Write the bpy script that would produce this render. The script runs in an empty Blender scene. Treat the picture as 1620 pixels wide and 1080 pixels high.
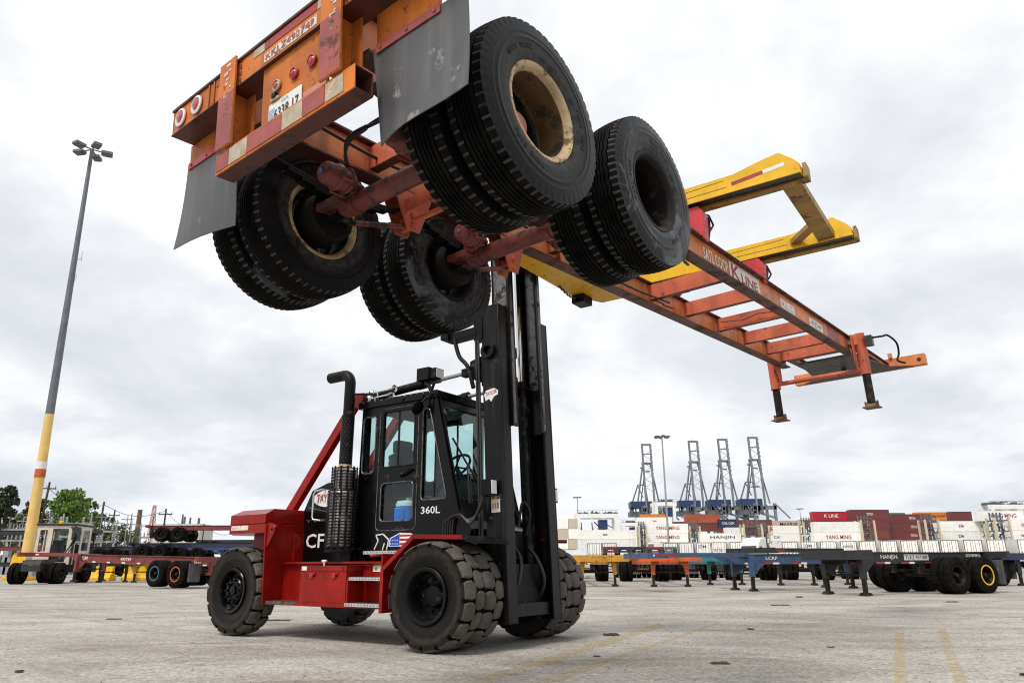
import bpy, bmesh, math, random
from mathutils import Vector, Matrix
from mathutils.geometry import tessellate_polygon
random.seed(11)
SC = bpy.context.scene
R = math.radians
PI = math.pi

# ------------------------------------------------------------ camera
FPX, PITCH, ROLL, CAMH = 1148.2, 0.29728, -0.004, 0.88
cam = bpy.data.objects.new('camera', bpy.data.cameras.new('camera'))
SC.collection.objects.link(cam)
cam.data.sensor_width = 36.0
cam.data.lens = FPX / 1620 * 36
cam.data.clip_start, cam.data.clip_end = 0.1, 6000
cam.matrix_world = (Matrix.Translation((0, 0, CAMH)) @ Matrix.Rotation(PI / 2 + PITCH, 4, 'X')
                    @ Matrix.Rotation(ROLL, 4, 'Z'))
SC.camera = cam

# ------------------------------------------------------------ light and sky
SUN_EL, SUN_ROT = R(52), R(215)
W = bpy.data.worlds.new('World')
SC.world = W
W.use_nodes = True
nt = W.node_tree
nt.nodes.clear()


def N(nt, t, **k):
    n = nt.nodes.new(t)
    for a, b in k.items():
        setattr(n, a, b)
    return n


def LK(nt, a, b):
    nt.links.new(a, b)


def ramp(nt, stops, interp='LINEAR'):
    n = N(nt, 'ShaderNodeValToRGB')
    n.color_ramp.interpolation = interp
    el = n.color_ramp.elements
    while len(el) < len(stops):
        el.new(0.5)
    for e, (p, c) in zip(el, stops):
        e.position = p
        e.color = c if len(c) == 4 else (*c, 1)
    return n


wo = N(nt, 'ShaderNodeOutputWorld')
bg = N(nt, 'ShaderNodeBackground')
bg.inputs['Strength'].default_value = 0.1
sky = N(nt, 'ShaderNodeTexSky', sky_type='NISHITA', sun_disc=False)
sky.sun_elevation, sky.sun_rotation = SUN_EL, SUN_ROT
tc = N(nt, 'ShaderNodeTexCoord')
sep = N(nt, 'ShaderNodeSeparateXYZ')
LK(nt, tc.outputs['Generated'], sep.inputs[0])
# flat cloud deck: direction divided by its height
zz = N(nt, 'ShaderNodeMath', operation='MAXIMUM')
zz.inputs[1].default_value = 0.0
LK(nt, sep.outputs['Z'], zz.inputs[0])
za = N(nt, 'ShaderNodeMath', operation='ADD')
za.inputs[1].default_value = 0.32
LK(nt, zz.outputs[0], za.inputs[0])
dv = N(nt, 'ShaderNodeVectorMath', operation='DIVIDE')
cb = N(nt, 'ShaderNodeCombineXYZ')
for i in range(3):
    LK(nt, za.outputs[0], cb.inputs[i])
LK(nt, tc.outputs['Generated'], dv.inputs[0])
LK(nt, cb.outputs[0], dv.inputs[1])
n1 = N(nt, 'ShaderNodeTexNoise')
n1.inputs['Scale'].default_value = 2.0
n1.inputs['Detail'].default_value = 10
n1.inputs['Roughness'].default_value = 0.56
n1.inputs['Distortion'].default_value = 0.15
mp = N(nt, 'ShaderNodeMapping')
mp.inputs['Location'].default_value = (3.7, 1.2, 0.4)
LK(nt, dv.outputs[0], mp.inputs[0])
LK(nt, mp.outputs[0], n1.inputs['Vector'])
cl = ramp(nt, [(0.34, (5.7, 5.95, 6.3)), (0.45, (6.6, 6.8, 7.05)), (0.52, (7.5, 7.6, 7.7)), (0.60, (8.2, 8.2, 8.2))])
LK(nt, n1.outputs['Fac'], cl.inputs[0])
n2 = N(nt, 'ShaderNodeTexNoise')
n2.inputs['Scale'].default_value = 0.9
n2.inputs['Detail'].default_value = 5
mp2 = N(nt, 'ShaderNodeMapping')
mp2.inputs['Location'].default_value = (-1.1, 4.0, 2.0)
LK(nt, dv.outputs[0], mp2.inputs[0])
LK(nt, mp2.outputs[0], n2.inputs['Vector'])
cov = ramp(nt, [(0.28, (0.72,) * 3), (0.40, (1, 1, 1))])
LK(nt, n2.outputs['Fac'], cov.inputs[0])
mx = N(nt, 'ShaderNodeMix', data_type='RGBA')
LK(nt, cov.outputs[0], mx.inputs['Factor'])
LK(nt, sky.outputs[0], mx.inputs['A'])
LK(nt, cl.outputs[0], mx.inputs['B'])
hz = ramp(nt, [(0.0, (.86, .88, .915)), (0.16, (.92, .93, .95)), (0.42, (1.02, 1.02, 1.02)), (1, (1.02, 1.02, 1.02))])
LK(nt, sep.outputs['Z'], hz.inputs[0])
mh = N(nt, 'ShaderNodeMix', data_type='RGBA', blend_type='MULTIPLY')
mh.inputs['Factor'].default_value = 1
LK(nt, mx.outputs['Result'], mh.inputs['A'])
LK(nt, hz.outputs[0], mh.inputs['B'])
LK(nt, mh.outputs['Result'], bg.inputs['Color'])
LK(nt, bg.outputs[0], wo.inputs['Surface'])

sun = bpy.data.objects.new('sun', bpy.data.lights.new('sun', 'SUN'))
SC.collection.objects.link(sun)
sun.data.energy = 1.9
sun.data.angle = R(14)
sun.data.color = (1, 0.96, 0.9)
# sun direction from elevation and rotation (rotation measured as the sky node does)
sd = Vector((math.sin(SUN_ROT) * math.cos(SUN_EL), math.cos(SUN_ROT) * math.cos(SUN_EL), math.sin(SUN_EL)))
sun.rotation_euler = sd.to_track_quat('Z', 'Y').to_euler()
vs = SC.view_settings
vs.view_transform = 'Standard'
vs.look = 'None'
vs.exposure = 0.42
vs.gamma = 1.0
SC.render.film_transparent = False
SC.cycles.filter_width = 1.1
SC.cycles.max_bounces = 8
SC.cycles.transparent_max_bounces = 16

# ------------------------------------------------------------ helpers
COL = SC.collection
CP, SP = math.cos(PITCH), math.sin(PITCH)


def px(u, y, z=0.0):
    """world x of photo column u at depth y and height z"""
    return (u - 810) / FPX * (y * CP + (z - CAMH) * SP)


def pz(v, y, u=810):
    """world z of photo row v at depth y"""
    t = (540 - (v + 0.004 * (u - 810))) / FPX
    return CAMH + y * (t * CP + SP) / (CP - t * SP)


class MB:
    def __init__(s, M=None):
        s.v, s.f, s.m = [], [], []
        s.M, s.mi = M, 0

    def add(s, vs, fs):
        o = len(s.v)
        s.v += [(s.M @ Vector(v)) if s.M else Vector(v) for v in vs]
        s.f += [tuple(i + o for i in f) for f in fs]
        s.m += [s.mi] * len(fs)
        return s

    def box(s, x0, x1, y0, y1, z0, z1):
        return s.add([(x, y, z) for z in (z0, z1) for y in (y0, y1) for x in (x0, x1)],
                     [(0, 2, 3, 1), (4, 5, 7, 6), (0, 1, 5, 4), (2, 6, 7, 3), (0, 4, 6, 2), (1, 3, 7, 5)])

    def prism(s, pts, ax, a, b):
        n = len(pts)
        def P(p, t):
            return {'x': (t, p[0], p[1]), 'y': (p[0], t, p[1]), 'z': (p[0], p[1], t)}[ax]
        vs = [P(p, a) for p in pts] + [P(p, b) for p in pts]
        return s.add(vs, [tuple(range(n))[::-1], tuple(range(n, 2 * n))] +
                     [(i, (i + 1) % n, n + (i + 1) % n, n + i) for i in range(n)])

    def plate(s, loops, ax, a, b):
        """outer loop and hole loops, extruded along an axis"""
        def P(p, t):
            return {'x': (t, p[0], p[1]), 'y': (p[0], t, p[1]), 'z': (p[0], p[1], t)}[ax]
        tri = tessellate_polygon([[Vector((p[0], p[1], 0)) for p in l] for l in loops])
        flat = [p for l in loops for p in l]
        n = len(flat)
        vs = [P(p, a) for p in flat] + [P(p, b) for p in flat]
        fs = [tuple(t) for t in tri] + [tuple(n + i for i in t)[::-1] for t in tri]
        o = 0
        for l in loops:
            k = len(l)
            fs += [(o + i, o + (i + 1) % k, n + o + (i + 1) % k, n + o + i) for i in range(k)]
            o += k
        return s.add(vs, fs)

    def frame(s, d):
        d = d.normalized()
        u = d.cross(Vector((0, 0, 1)))
        if u.length < 1e-3:
            u = Vector((1, 0, 0))
        u.normalize()
        return u, d.cross(u).normalized()

    def tube(s, pts, r, n=10, cap=True):
        pts = [Vector(p) for p in pts]
        rs = r if isinstance(r, (list, tuple)) else [r] * len(pts)
        vs, fs = [], []
        u = None
        for i, p in enumerate(pts):
            d = (pts[min(i + 1, len(pts) - 1)] - pts[max(i - 1, 0)]).normalized()
            if u is None:
                u, w = s.frame(d)
            else:
                u = (u - d * u.dot(d))
                u = u.normalized() if u.length > 1e-6 else s.frame(d)[0]
                w = d.cross(u)
            for k in range(n):
                a = 2 * PI * k / n
                vs.append(p + (u * math.cos(a) + w * math.sin(a)) * rs[i])
        for i in range(len(pts) - 1):
            for k in range(n):
                fs.append((i * n + k, i * n + (k + 1) % n, (i + 1) * n + (k + 1) % n, (i + 1) * n + k))
        if cap:
            fs += [tuple(range(n))[::-1], tuple((len(pts) - 1) * n + k for k in range(n))]
        return s.add(vs, fs)

    def lathe(s, prof, c, ax, n=24, closed=False, cap=True):
        """prof: (r, a) pairs along axis vector ax from centre c"""
        d = Vector(ax).normalized()
        u, w = s.frame(d)
        c = Vector(c)
        vs, fs = [], []
        for r, a in prof:
            for k in range(n):
                t = 2 * PI * k / n
                vs.append(c + d * a + (u * math.cos(t) + w * math.sin(t)) * r)
        m = len(prof)
        for i in range(m if closed else m - 1):
            j = (i + 1) % m
            for k in range(n):
                fs.append((i * n + k, i * n + (k + 1) % n, j * n + (k + 1) % n, j * n + k))
        if not closed and cap:
            if prof[0][0] > 1e-6:
                fs.append(tuple(range(n))[::-1])
            if prof[-1][0] > 1e-6:
                fs.append(tuple((m - 1) * n + k for k in range(n)))
        return s.add(vs, fs)

    def cyl(s, p0, p1, r0, r1=None, n=16):
        return s.tube([p0, p1], [r0, r0 if r1 is None else r1], n)

    def bar(s, p0, p1, w, h, up=(0, 0, 1)):
        """rectangular bar along a line: w sideways, h along up"""
        p0, p1 = Vector(p0), Vector(p1)
        d = (p1 - p0).normalized()
        up = Vector(up)
        a = d.cross(up)
        if a.length < 1e-4:
            a = d.cross(Vector((1, 0, 0)))
        a.normalize()
        b = a.cross(d).normalized()
        vs = [p + a * (i * w / 2) + b * (j * h / 2) for p in (p0, p1) for i, j in ((-1, -1), (1, -1), (1, 1), (-1, 1))]
        return s.add(vs, [(0, 1, 2, 3), (7, 6, 5, 4), (0, 4, 5, 1), (1, 5, 6, 2), (2, 6, 7, 3), (3, 7, 4, 0)])

    def ibeam(s, p0, p1, h, w, t=0.014, tw=0.012):
        """I beam along p0-p1 whose middle is on the line, upright"""
        p0, p1 = Vector(p0), Vector(p1)
        u = Vector((0, 0, h / 2 - t / 2))
        s.bar(p0 + u, p1 + u, w, t)
        s.bar(p0 - u, p1 - u, w, t)
        return s.bar(p0, p1, tw, h - 2 * t)

    def mesh(s, name, smooth=35, recalc=True):
        me = bpy.data.meshes.new(name)
        me.from_pydata([tuple(v) for v in s.v], [], s.f)
        if any(s.m):
            me.polygons.foreach_set('material_index', s.m)
        if recalc:
            b = bmesh.new()
            b.from_mesh(me)
            bmesh.ops.recalc_face_normals(b, faces=b.faces)
            b.to_mesh(me)
            b.free()
        if smooth:
            me.polygons.foreach_set('use_smooth', [True] * len(me.polygons))
            me.set_sharp_from_angle(angle=R(smooth))
        me.update()
        return me

    def build(s, name, mats, parent=None, bevel=0, smooth=35, recalc=True):
        me = s.mesh(name, smooth, recalc)
        return obj(name, me, mats, parent, bevel)


def obj(name, me, mats, parent=None, bevel=0):
    for m in (mats if isinstance(mats, (list, tuple)) else [mats]):
        me.materials.append(m)
    o = bpy.data.objects.new(name, me)
    COL.objects.link(o)
    if parent:
        o.parent = parent
    if bevel:
        b = o.modifiers.new('bevel', 'BEVEL')
        b.width, b.segments, b.limit_method, b.angle_limit = bevel, 2, 'ANGLE', R(40)
        b.harden_normals = False
    return o


def tag(o, label=None, cat=None, group=None, kind=None):
    for k, v in (('label', label), ('category', cat), ('group', group), ('kind', kind)):
        if v:
            o[k] = v
    return o


def empty(name, label, cat, loc=(0, 0, 0), rz=0.0, group=None):
    o = bpy.data.objects.new(name, None)
    o.empty_display_size = 0.2
    COL.objects.link(o)
    o.location = loc
    o.rotation_euler = (0, 0, rz)
    return tag(o, label, cat, group)


def dup(o, parent=None):
    c = o.copy()
    COL.objects.link(c)
    if parent:
        c.parent = parent
    for ch in list(o.children):
        dup(ch, c)
    return c


def rematerial(o, frm, to):
    for s in o.material_slots:
        if s.material == frm:
            s.link = 'OBJECT'
            s.material = to
    for c in o.children:
        rematerial(c, frm, to)


def rrect(x0, x1, y0, y1, r=0.05, n=4):
    pts = []
    for cx, cy, a0 in ((x1 - r, y0 + r, -90), (x1 - r, y1 - r, 0), (x0 + r, y1 - r, 90), (x0 + r, y0 + r, 180)):
        for i in range(n + 1):
            a = R(a0 + 90 * i / n)
            pts.append((cx + r * math.cos(a), cy + r * math.sin(a)))
    return pts


def rpoly(pts, r=0.05, n=4):
    """polygon with rounded corners"""
    out = []
    k = len(pts)
    for i in range(k):
        p, a, b = Vector(pts[i]), Vector(pts[i - 1]), Vector(pts[(i + 1) % k])
        u, v = (a - p).normalized(), (b - p).normalized()
        for j in range(n + 1):
            t = j / n
            q0, q1 = p + u * r * (1 - t), p + v * r * t
            out.append(tuple((p + u * r) * (1 - t) ** 2 + p * 2 * t * (1 - t) + (p + v * r) * t ** 2))
    return out


def crv(pts, n=6):
    """points along a smooth curve through the given points"""
    P = [Vector(p) for p in pts]
    P = [P[0] * 2 - P[1]] + P + [P[-1] * 2 - P[-2]]
    out = []
    for i in range(1, len(P) - 2):
        p0, p1, p2, p3 = P[i - 1:i + 3]
        for k in range(n):
            t = k / n
            out.append((p1 * 2 + (p2 - p0) * t + (p0 * 2 - p1 * 5 + p2 * 4 - p3) * t * t + (p1 * 3 - p0 - p2 * 3 + p3) * t ** 3) / 2)
    return out + [P[-2]]


# ------------------------------------------------------------ lettering (all words made once)
WORDS = ['TAYLOR', 'CFE', '360L', 'KKLZ492749', '6338 17', 'SATL COOP', 'K', 'LINE', 'KLZ', '492749', 'YANG MING', 'HANJIN',
         'MAERSK', 'CMA CGM', 'K LINE', 'Hapag-Lloyd', 'TLKZ 431089', 'TLTZ 400566', 'TRAC', 'LCRP', 'tex', 'CAI', 'TRITON',
         'ZIM', '00', 'HANJ', 'GA', 'LAYTAH', 'Big Red']
FONT = {}


def make_words():
    tmp = []
    for w in WORDS:
        cu = bpy.data.curves.new('word', 'FONT')
        cu.body = w
        cu.size = 1
        cu.resolution_u = 2
        cu.offset = 0.012
        o = bpy.data.objects.new('word', cu)
        COL.objects.link(o)
        tmp.append((w, o))
    dg = bpy.context.evaluated_depsgraph_get()
    for w, o in tmp:
        me = bpy.data.meshes.new_from_object(o.evaluated_get(dg))
        xs = [v.co.x for v in me.vertices]
        ys = [v.co.y for v in me.vertices]
        x0, x1, y0, y1 = min(xs), max(xs), min(ys), max(ys)
        FONT[w] = ([((v.co.x - x0) / (x1 - x0) - .5, (v.co.y - y0) / (y1 - y0) - .5) for v in me.vertices],
                   [tuple(p.vertices) for p in me.polygons], (x1 - x0) / (y1 - y0))
        bpy.data.meshes.remove(me)
    for w, o in tmp:
        cu = o.data
        bpy.data.objects.remove(o)
        bpy.data.curves.remove(cu)


make_words()


def word(mb, w, c, xd, up, h, width=None, lift=0.003):
    vs, fs, asp = FONT[w]
    xd, up = Vector(xd).normalized(), Vector(up).normalized()
    nrm = xd.cross(up).normalized()
    width = width or h * asp
    c = Vector(c) + nrm * lift
    mb.add([c + xd * (x * width) + up * (y * h) for x, y in vs], fs)
    return mb


def lettering(w, c, xd, up, h, width, m, parent, lift=0.003, name='lettering'):
    return word(MB(), w, c, xd, up, h, width, lift).build(name, m, parent, smooth=0, recalc=False)


# ------------------------------------------------------------ materials
def mat(name, col, rough=0.5, metal=0.0, var=0.12, scale=3.0, col2=None, rust=0.0, rustcol=(0.09, 0.035, 0.018), rscale=5.0,
        streak=0.0, streakcol=(0.05, 0.04, 0.035), bump=0.0, bscale=40.0, coat=0.0, spec=0.5, streakxy=9.0):
    m = bpy.data.materials.new(name)
    m.use_nodes = True
    t = m.node_tree
    b = t.nodes['Principled BSDF']
    b.inputs['Roughness'].default_value = rough
    b.inputs['Metallic'].default_value = metal
    b.inputs['Specular IOR Level'].default_value = spec
    if coat:
        b.inputs['Coat Weight'].default_value = coat
        b.inputs['Coat Roughness'].default_value = 0.12
    co = N(t, 'ShaderNodeTexCoord')
    n = N(t, 'ShaderNodeTexNoise')
    n.inputs['Scale'].default_value = scale
    n.inputs['Detail'].default_value = 6
    n.inputs['Roughness'].default_value = 0.6
    LK(t, co.outputs['Object'], n.inputs['Vector'])
    c1 = tuple(min(1, c * (1 - var)) for c in col)
    c2 = col2 if col2 else tuple(min(1, c * (1 + var)) for c in col)
    r = ramp(t, [(0.35, c1), (0.65, c2)])
    LK(t, n.outputs['Fac'], r.inputs[0])
    cur = r.outputs[0]
    rgh = N(t, 'ShaderNodeMapRange')
    rgh.inputs['To Min'].default_value = max(0.02, rough - 0.1)
    rgh.inputs['To Max'].default_value = min(1, rough + 0.12)
    LK(t, n.outputs['Fac'], rgh.inputs['Value'])
    rout = rgh.outputs[0]

    def over(fac, c, cur):
        mxn = N(t, 'ShaderNodeMix', data_type='RGBA')
        LK(t, fac, mxn.inputs['Factor'])
        LK(t, cur, mxn.inputs['A'])
        mxn.inputs['B'].default_value = (*c, 1)
        return mxn.outputs['Result']
    if streak:
        mp = N(t, 'ShaderNodeMapping')
        mp.inputs['Scale'].default_value = (streakxy, streakxy, 0.7)
        LK(t, co.outputs['Object'], mp.inputs[0])
        ns = N(t, 'ShaderNodeTexNoise')
        ns.inputs['Scale'].default_value = 1
        ns.inputs['Detail'].default_value = 5
        LK(t, mp.outputs[0], ns.inputs['Vector'])
        rs = ramp(t, [(0.5, (0, 0, 0)), (0.72, (streak,) * 3)])
        LK(t, ns.outputs['Fac'], rs.inputs[0])
        cur = over(rs.outputs[0], streakcol, cur)
    if rust:
        nr = N(t, 'ShaderNodeTexNoise')
        nr.inputs['Scale'].default_value = rscale
        nr.inputs['Detail'].default_value = 9
        nr.inputs['Roughness'].default_value = 0.72
        LK(t, co.outputs['Object'], nr.inputs['Vector'])
        th = 0.68 - 0.3 * rust
        rr = ramp(t, [(th, (0, 0, 0)), (th + 0.05, (0.9,) * 3)])
        LK(t, nr.outputs['Fac'], rr.inputs[0])
        cur = over(rr.outputs[0], rustcol, cur)
        mr = N(t, 'ShaderNodeMix', data_type='FLOAT')
        LK(t, rr.outputs[0], mr.inputs['Factor'])
        LK(t, rout, mr.inputs['A'])
        mr.inputs['B'].default_value = 0.85
        rout = mr.outputs['Result']
    LK(t, cur, b.inputs['Base Color'])
    LK(t, rout, b.inputs['Roughness'])
    if bump:
        nb = N(t, 'ShaderNodeTexNoise')
        nb.inputs['Scale'].default_value = bscale
        nb.inputs['Detail'].default_value = 4
        LK(t, co.outputs['Object'], nb.inputs['Vector'])
        bp = N(t, 'ShaderNodeBump')
        bp.inputs['Strength'].default_value = bump
        bp.inputs['Distance'].default_value = 0.01
        LK(t, nb.outputs['Fac'], bp.inputs['Height'])
        LK(t, bp.outputs[0], b.inputs['Normal'])
    return m


def sidewall_mat(name, dark, dust, r0, r1, r2, r3, rough=.38, patch=None):
    """rubber whose sidewall carries a ring of dried dust between radii r1 and r2 around the axle (the y axis)"""
    m = bpy.data.materials.new(name)
    m.use_nodes = True
    t = m.node_tree
    b = t.nodes['Principled BSDF']
    co = N(t, 'ShaderNodeTexCoord')
    fl = N(t, 'ShaderNodeVectorMath', operation='MULTIPLY')
    fl.inputs[1].default_value = (1, 0, 1)
    LK(t, co.outputs['Object'], fl.inputs[0])
    ln = N(t, 'ShaderNodeVectorMath', operation='LENGTH')
    LK(t, fl.outputs[0], ln.inputs[0])
    n = N(t, 'ShaderNodeTexNoise')
    n.inputs['Scale'].default_value = 5
    n.inputs['Detail'].default_value = 8
    n.inputs['Roughness'].default_value = .65
    LK(t, co.outputs['Object'], n.inputs['Vector'])
    ma = N(t, 'ShaderNodeMath', operation='MULTIPLY_ADD')
    ma.inputs[1].default_value = .10
    LK(t, n.outputs['Fac'], ma.inputs[0])
    LK(t, ln.outputs['Value'], ma.inputs[2])
    s = .05
    r = ramp(t, [(r0 + s, (0,) * 3), (r1 + s, (.75,) * 3), (r2 + s, (.55,) * 3), (r3 + s, (.04,) * 3)])
    LK(t, ma.outputs[0], r.inputs[0])
    n2 = N(t, 'ShaderNodeTexNoise')
    n2.inputs['Scale'].default_value = 22
    n2.inputs['Detail'].default_value = 6
    LK(t, co.outputs['Object'], n2.inputs['Vector'])
    r2_ = ramp(t, [(.35, (.25,) * 3), (.62, (1,) * 3)])
    LK(t, n2.outputs['Fac'], r2_.inputs[0])
    mu = N(t, 'ShaderNodeMath', operation='MULTIPLY')
    LK(t, r.outputs[0], mu.inputs[0])
    LK(t, r2_.outputs[0], mu.inputs[1])
    mx_ = N(t, 'ShaderNodeMix', data_type='RGBA')
    LK(t, mu.outputs[0], mx_.inputs['Factor'])
    mx_.inputs['A'].default_value = (*dark, 1)
    mx_.inputs['B'].default_value = (*dust, 1)
    cur = mx_.outputs['Result']
    if patch:
        n3 = N(t, 'ShaderNodeTexNoise')
        n3.inputs['Scale'].default_value = 3.2
        n3.inputs['Detail'].default_value = 9
        n3.inputs['Roughness'].default_value = .7
        n3.inputs['Distortion'].default_value = 1.2
        LK(t, co.outputs['Object'], n3.inputs['Vector'])
        r3_ = ramp(t, [(.5, (0,) * 3), (.64, (.8,) * 3)])
        LK(t, n3.outputs['Fac'], r3_.inputs[0])
        m3 = N(t, 'ShaderNodeMix', data_type='RGBA')
        LK(t, r3_.outputs[0], m3.inputs['Factor'])
        LK(t, cur, m3.inputs['A'])
        m3.inputs['B'].default_value = (*patch, 1)
        cur = m3.outputs['Result']
    LK(t, cur, b.inputs['Base Color'])
    rr = N(t, 'ShaderNodeMapRange')
    rr.inputs['To Min'].default_value = rough
    rr.inputs['To Max'].default_value = .85
    LK(t, mu.outputs[0], rr.inputs['Value'])
    LK(t, rr.outputs[0], b.inputs['Roughness'])
    b.inputs['Specular IOR Level'].default_value = .12
    bp = N(t, 'ShaderNodeBump')
    bp.inputs['Strength'].default_value = .12
    bp.inputs['Distance'].default_value = .01
    LK(t, n2.outputs['Fac'], bp.inputs['Height'])
    LK(t, bp.outputs[0], b.inputs['Normal'])
    return m


def glass_mat(name, tint, refl=0.12):
    m = bpy.data.materials.new(name)
    m.use_nodes = True
    t = m.node_tree
    t.nodes.clear()
    o = N(t, 'ShaderNodeOutputMaterial')
    tr = N(t, 'ShaderNodeBsdfTransparent')
    tr.inputs[0].default_value = (*tint, 1)
    gl = N(t, 'ShaderNodeBsdfGlossy')
    gl.inputs['Roughness'].default_value = 0.02
    lw_ = N(t, 'ShaderNodeLayerWeight')
    lw_.inputs[0].default_value = .5
    pw = N(t, 'ShaderNodeMath', operation='POWER')
    pw.inputs[1].default_value = 4
    LK(t, lw_.outputs['Facing'], pw.inputs[0])
    fr = N(t, 'ShaderNodeMath', operation='MULTIPLY_ADD')
    fr.inputs[1].default_value = .6
    fr.inputs[2].default_value = .035
    LK(t, pw.outputs[0], fr.inputs[0])
    mx = N(t, 'ShaderNodeMixShader')
    LK(t, fr.outputs[0], mx.inputs[0])
    LK(t, tr.outputs[0], mx.inputs[1])
    LK(t, gl.outputs[0], mx.inputs[2])
    LK(t, mx.outputs[0], o.inputs[0])
    return m


M = {}
M['orange'] = mat('orange_paint', (0.66, 0.215, 0.075), .45, spec=.3, var=.2, scale=2.5, rust=.2, rscale=9, streak=.45, streakcol=(.12, .04, .02), bump=.12)
M['tan_orange'] = mat('faded_orange_paint', (0.55, 0.155, 0.024), .5, spec=.25, var=.32, scale=3, rust=.32, rustcol=(.20, .05, .025), rscale=12, streak=.5,
                      streakcol=(.2, .07, .02), bump=.12)
M['red_orange'] = mat('red_orange_paint', (0.52, 0.115, 0.055), .5, var=.25, scale=3, rust=.25, rscale=9, streak=.3, bump=.12)
M['axle_red'] = mat('axle_red_paint', (0.16, 0.03, 0.024), .45, var=.3, scale=6, rust=.5, rustcol=(.03, .02, .018), bump=.25, bscale=60)
M['flange'] = mat('worn_shaded_flange_paint', (0.085, 0.020, 0.015), .5, var=.3, scale=4, rust=.5, rustcol=(.05, .022, .015), bump=.1)  # worn flange maroon; also darkens undersides as painted-in shade
M['patch_red'] = mat('maroon_patch_paint', (0.30, 0.06, 0.05), .5, var=.25, scale=6, rust=.35)
M['tread'] = mat('tread_rubber', (0.0045, 0.0043, 0.004), .7, var=.4, scale=9, bump=.3, bscale=90, col2=(.012, .011, .010), spec=.05)
M['sidewall'] = sidewall_mat('sidewall_rubber', (.005, .005, .0052), (.085, .083, .08), .27, .285, .345, .385)
M['scuffed'] = sidewall_mat('scuffed_sidewall_rubber', (.006, .006, .0065), (.10, .10, .105), .27, .29, .36, .42, .34, (.16, .17, .19))
M['hubdark'] = mat('near_black_hub', (.007, .0065, .006), .6, spec=.15, rust=.3, rustcol=(.03, .016, .012))  # near-black base with sparse brown patches
M['notch'] = mat('dusty_groove', (.034, .032, .029), .8, var=.6, scale=25)
M['dusty'] = mat('dusty_lug_rubber', (0.092, 0.081, 0.070), .8, spec=.2, var=.3, scale=5, bump=.25, bscale=70)
M['rimcream'] = mat('cream_rim_paint', (0.50, 0.36, 0.20), .5, var=.3, scale=5, rust=.55, rustcol=(.11, .06, .03), rscale=7)
M['rimbrown'] = mat('brown_rim_paint', (0.13, 0.07, 0.03), .5, var=.4, scale=4, rust=.6, rustcol=(.025, .018, .012), rscale=3)
M['rimdark'] = mat('dark_rim_steel', (0.012, 0.010, 0.009), .55, spec=.2, var=.3, scale=6, rust=.5, rustcol=(.06, .04, .025), bump=.2)
M['black'] = mat('black_machine_paint', (0.0025, 0.0025, 0.003), .22, var=.3, scale=2.5, spec=.2, rust=.22, rustcol=(.045, .042, .04), rscale=4, bump=.04)
M['blackm'] = mat('matt_black_steel', (0.004, 0.004, 0.0044), .42, spec=.16, var=.35, scale=5, rust=.35, rustcol=(.06, .054, .048), rscale=6, bump=.15)
M['mast'] = mat('mast_steel_paint', (0.004, 0.004, 0.0044), .32, spec=.2, var=.3, scale=3, streak=.4, streakcol=(.05, .047, .043), rust=.22, rustcol=(.06, .054, .047), streakxy=14)
M['worn'] = mat('worn_bare_steel', (0.14, 0.135, 0.13), .35, metal=.7, var=.4, scale=12, rust=.45, rustcol=(.03, .027, .025), streak=.4, bump=.1)
M['red'] = mat('glossy_red_paint', (0.265, 0.0085, 0.005), .27, var=.28, scale=2, spec=.22, streak=.35, streakcol=(.10, .008, .006), streakxy=5, rust=.2, rustcol=(.06, .012, .012), rscale=6, bump=.03)
M['redlt'] = mat('bright_red_paint', (0.50, 0.022, 0.03), .35, var=.15, scale=5, rust=.25, rustcol=(.2, .02, .02))
M['yellow'] = mat('yellow_paint', (0.74, 0.43, 0.012), .4, spec=.3, var=.12, scale=3, rust=.24, rustcol=(.28, .13, .02), streak=.25, streakcol=(.3, .16, .02))
M['yellowdk'] = mat('dark_yellow_underside', (0.30, 0.17, 0.03), .5, var=.3, scale=4, rust=.35, rustcol=(.09, .055, .02))  # darker yellow for the underside rails and crossbar
M['white'] = mat('white_decal', (0.72, 0.71, 0.69), .5, var=.06, scale=8, rust=.18, rustcol=(.4, .33, .28), rscale=14)
M['wornwhite'] = mat('worn_white_paint', (0.66, 0.60, 0.54), .6, var=.12, scale=12, rust=.5, rustcol=(.40, .14, .06), rscale=16)
M['reflred'] = mat('red_reflector_tape', (0.30, 0.022, 0.022), .4, var=.15, scale=12, rust=.3, rustcol=(.2, .05, .04), rscale=16)
M['tapewhite'] = mat('dirty_reflector_tape', (0.42, 0.36, 0.26), .45, var=.2, scale=14, rust=.4, rustcol=(.42, .2, .08), rscale=12)
M['letred'] = mat('red_letter_paint', (0.33, 0.02, 0.03), .5, var=.1)
M['letblack'] = mat('black_letter_paint', (0.02, 0.02, 0.022), .5, var=.1)
M['letblue'] = mat('navy_letter_paint', (0.02, 0.04, 0.13), .5, var=.1)
M['lens'] = mat('red_lamp_lens', (0.40, 0.03, 0.045), .25, var=.3, scale=20, rust=.25, rustcol=(.5, .25, .22))
M['flap'] = mat('grey_mud_flap', (0.065, 0.065, 0.068), .45, var=.2, scale=2.5, rust=.25, rustcol=(.26, .26, .27), rscale=3, streak=.3, streakcol=(.24, .23, .21), streakxy=9, bump=.08)
M['chrome'] = mat('chrome', (0.62, 0.62, 0.62), .12, metal=1, var=.05)
M['alu'] = mat('tread_plate_aluminium', (0.55, 0.54, 0.53), .4, metal=.6, var=.15, scale=12)
M['steel'] = mat('galvanised_steel', (0.30, 0.31, 0.32), .5, metal=.3, var=.15, scale=2)
M['dsteel'] = mat('dark_galvanised_steel', (0.13, 0.14, 0.16), .5, metal=.3, var=.15, scale=2)
M['hose'] = mat('rubber_hose', (0.012, 0.012, 0.012), .45, var=.2)
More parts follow.
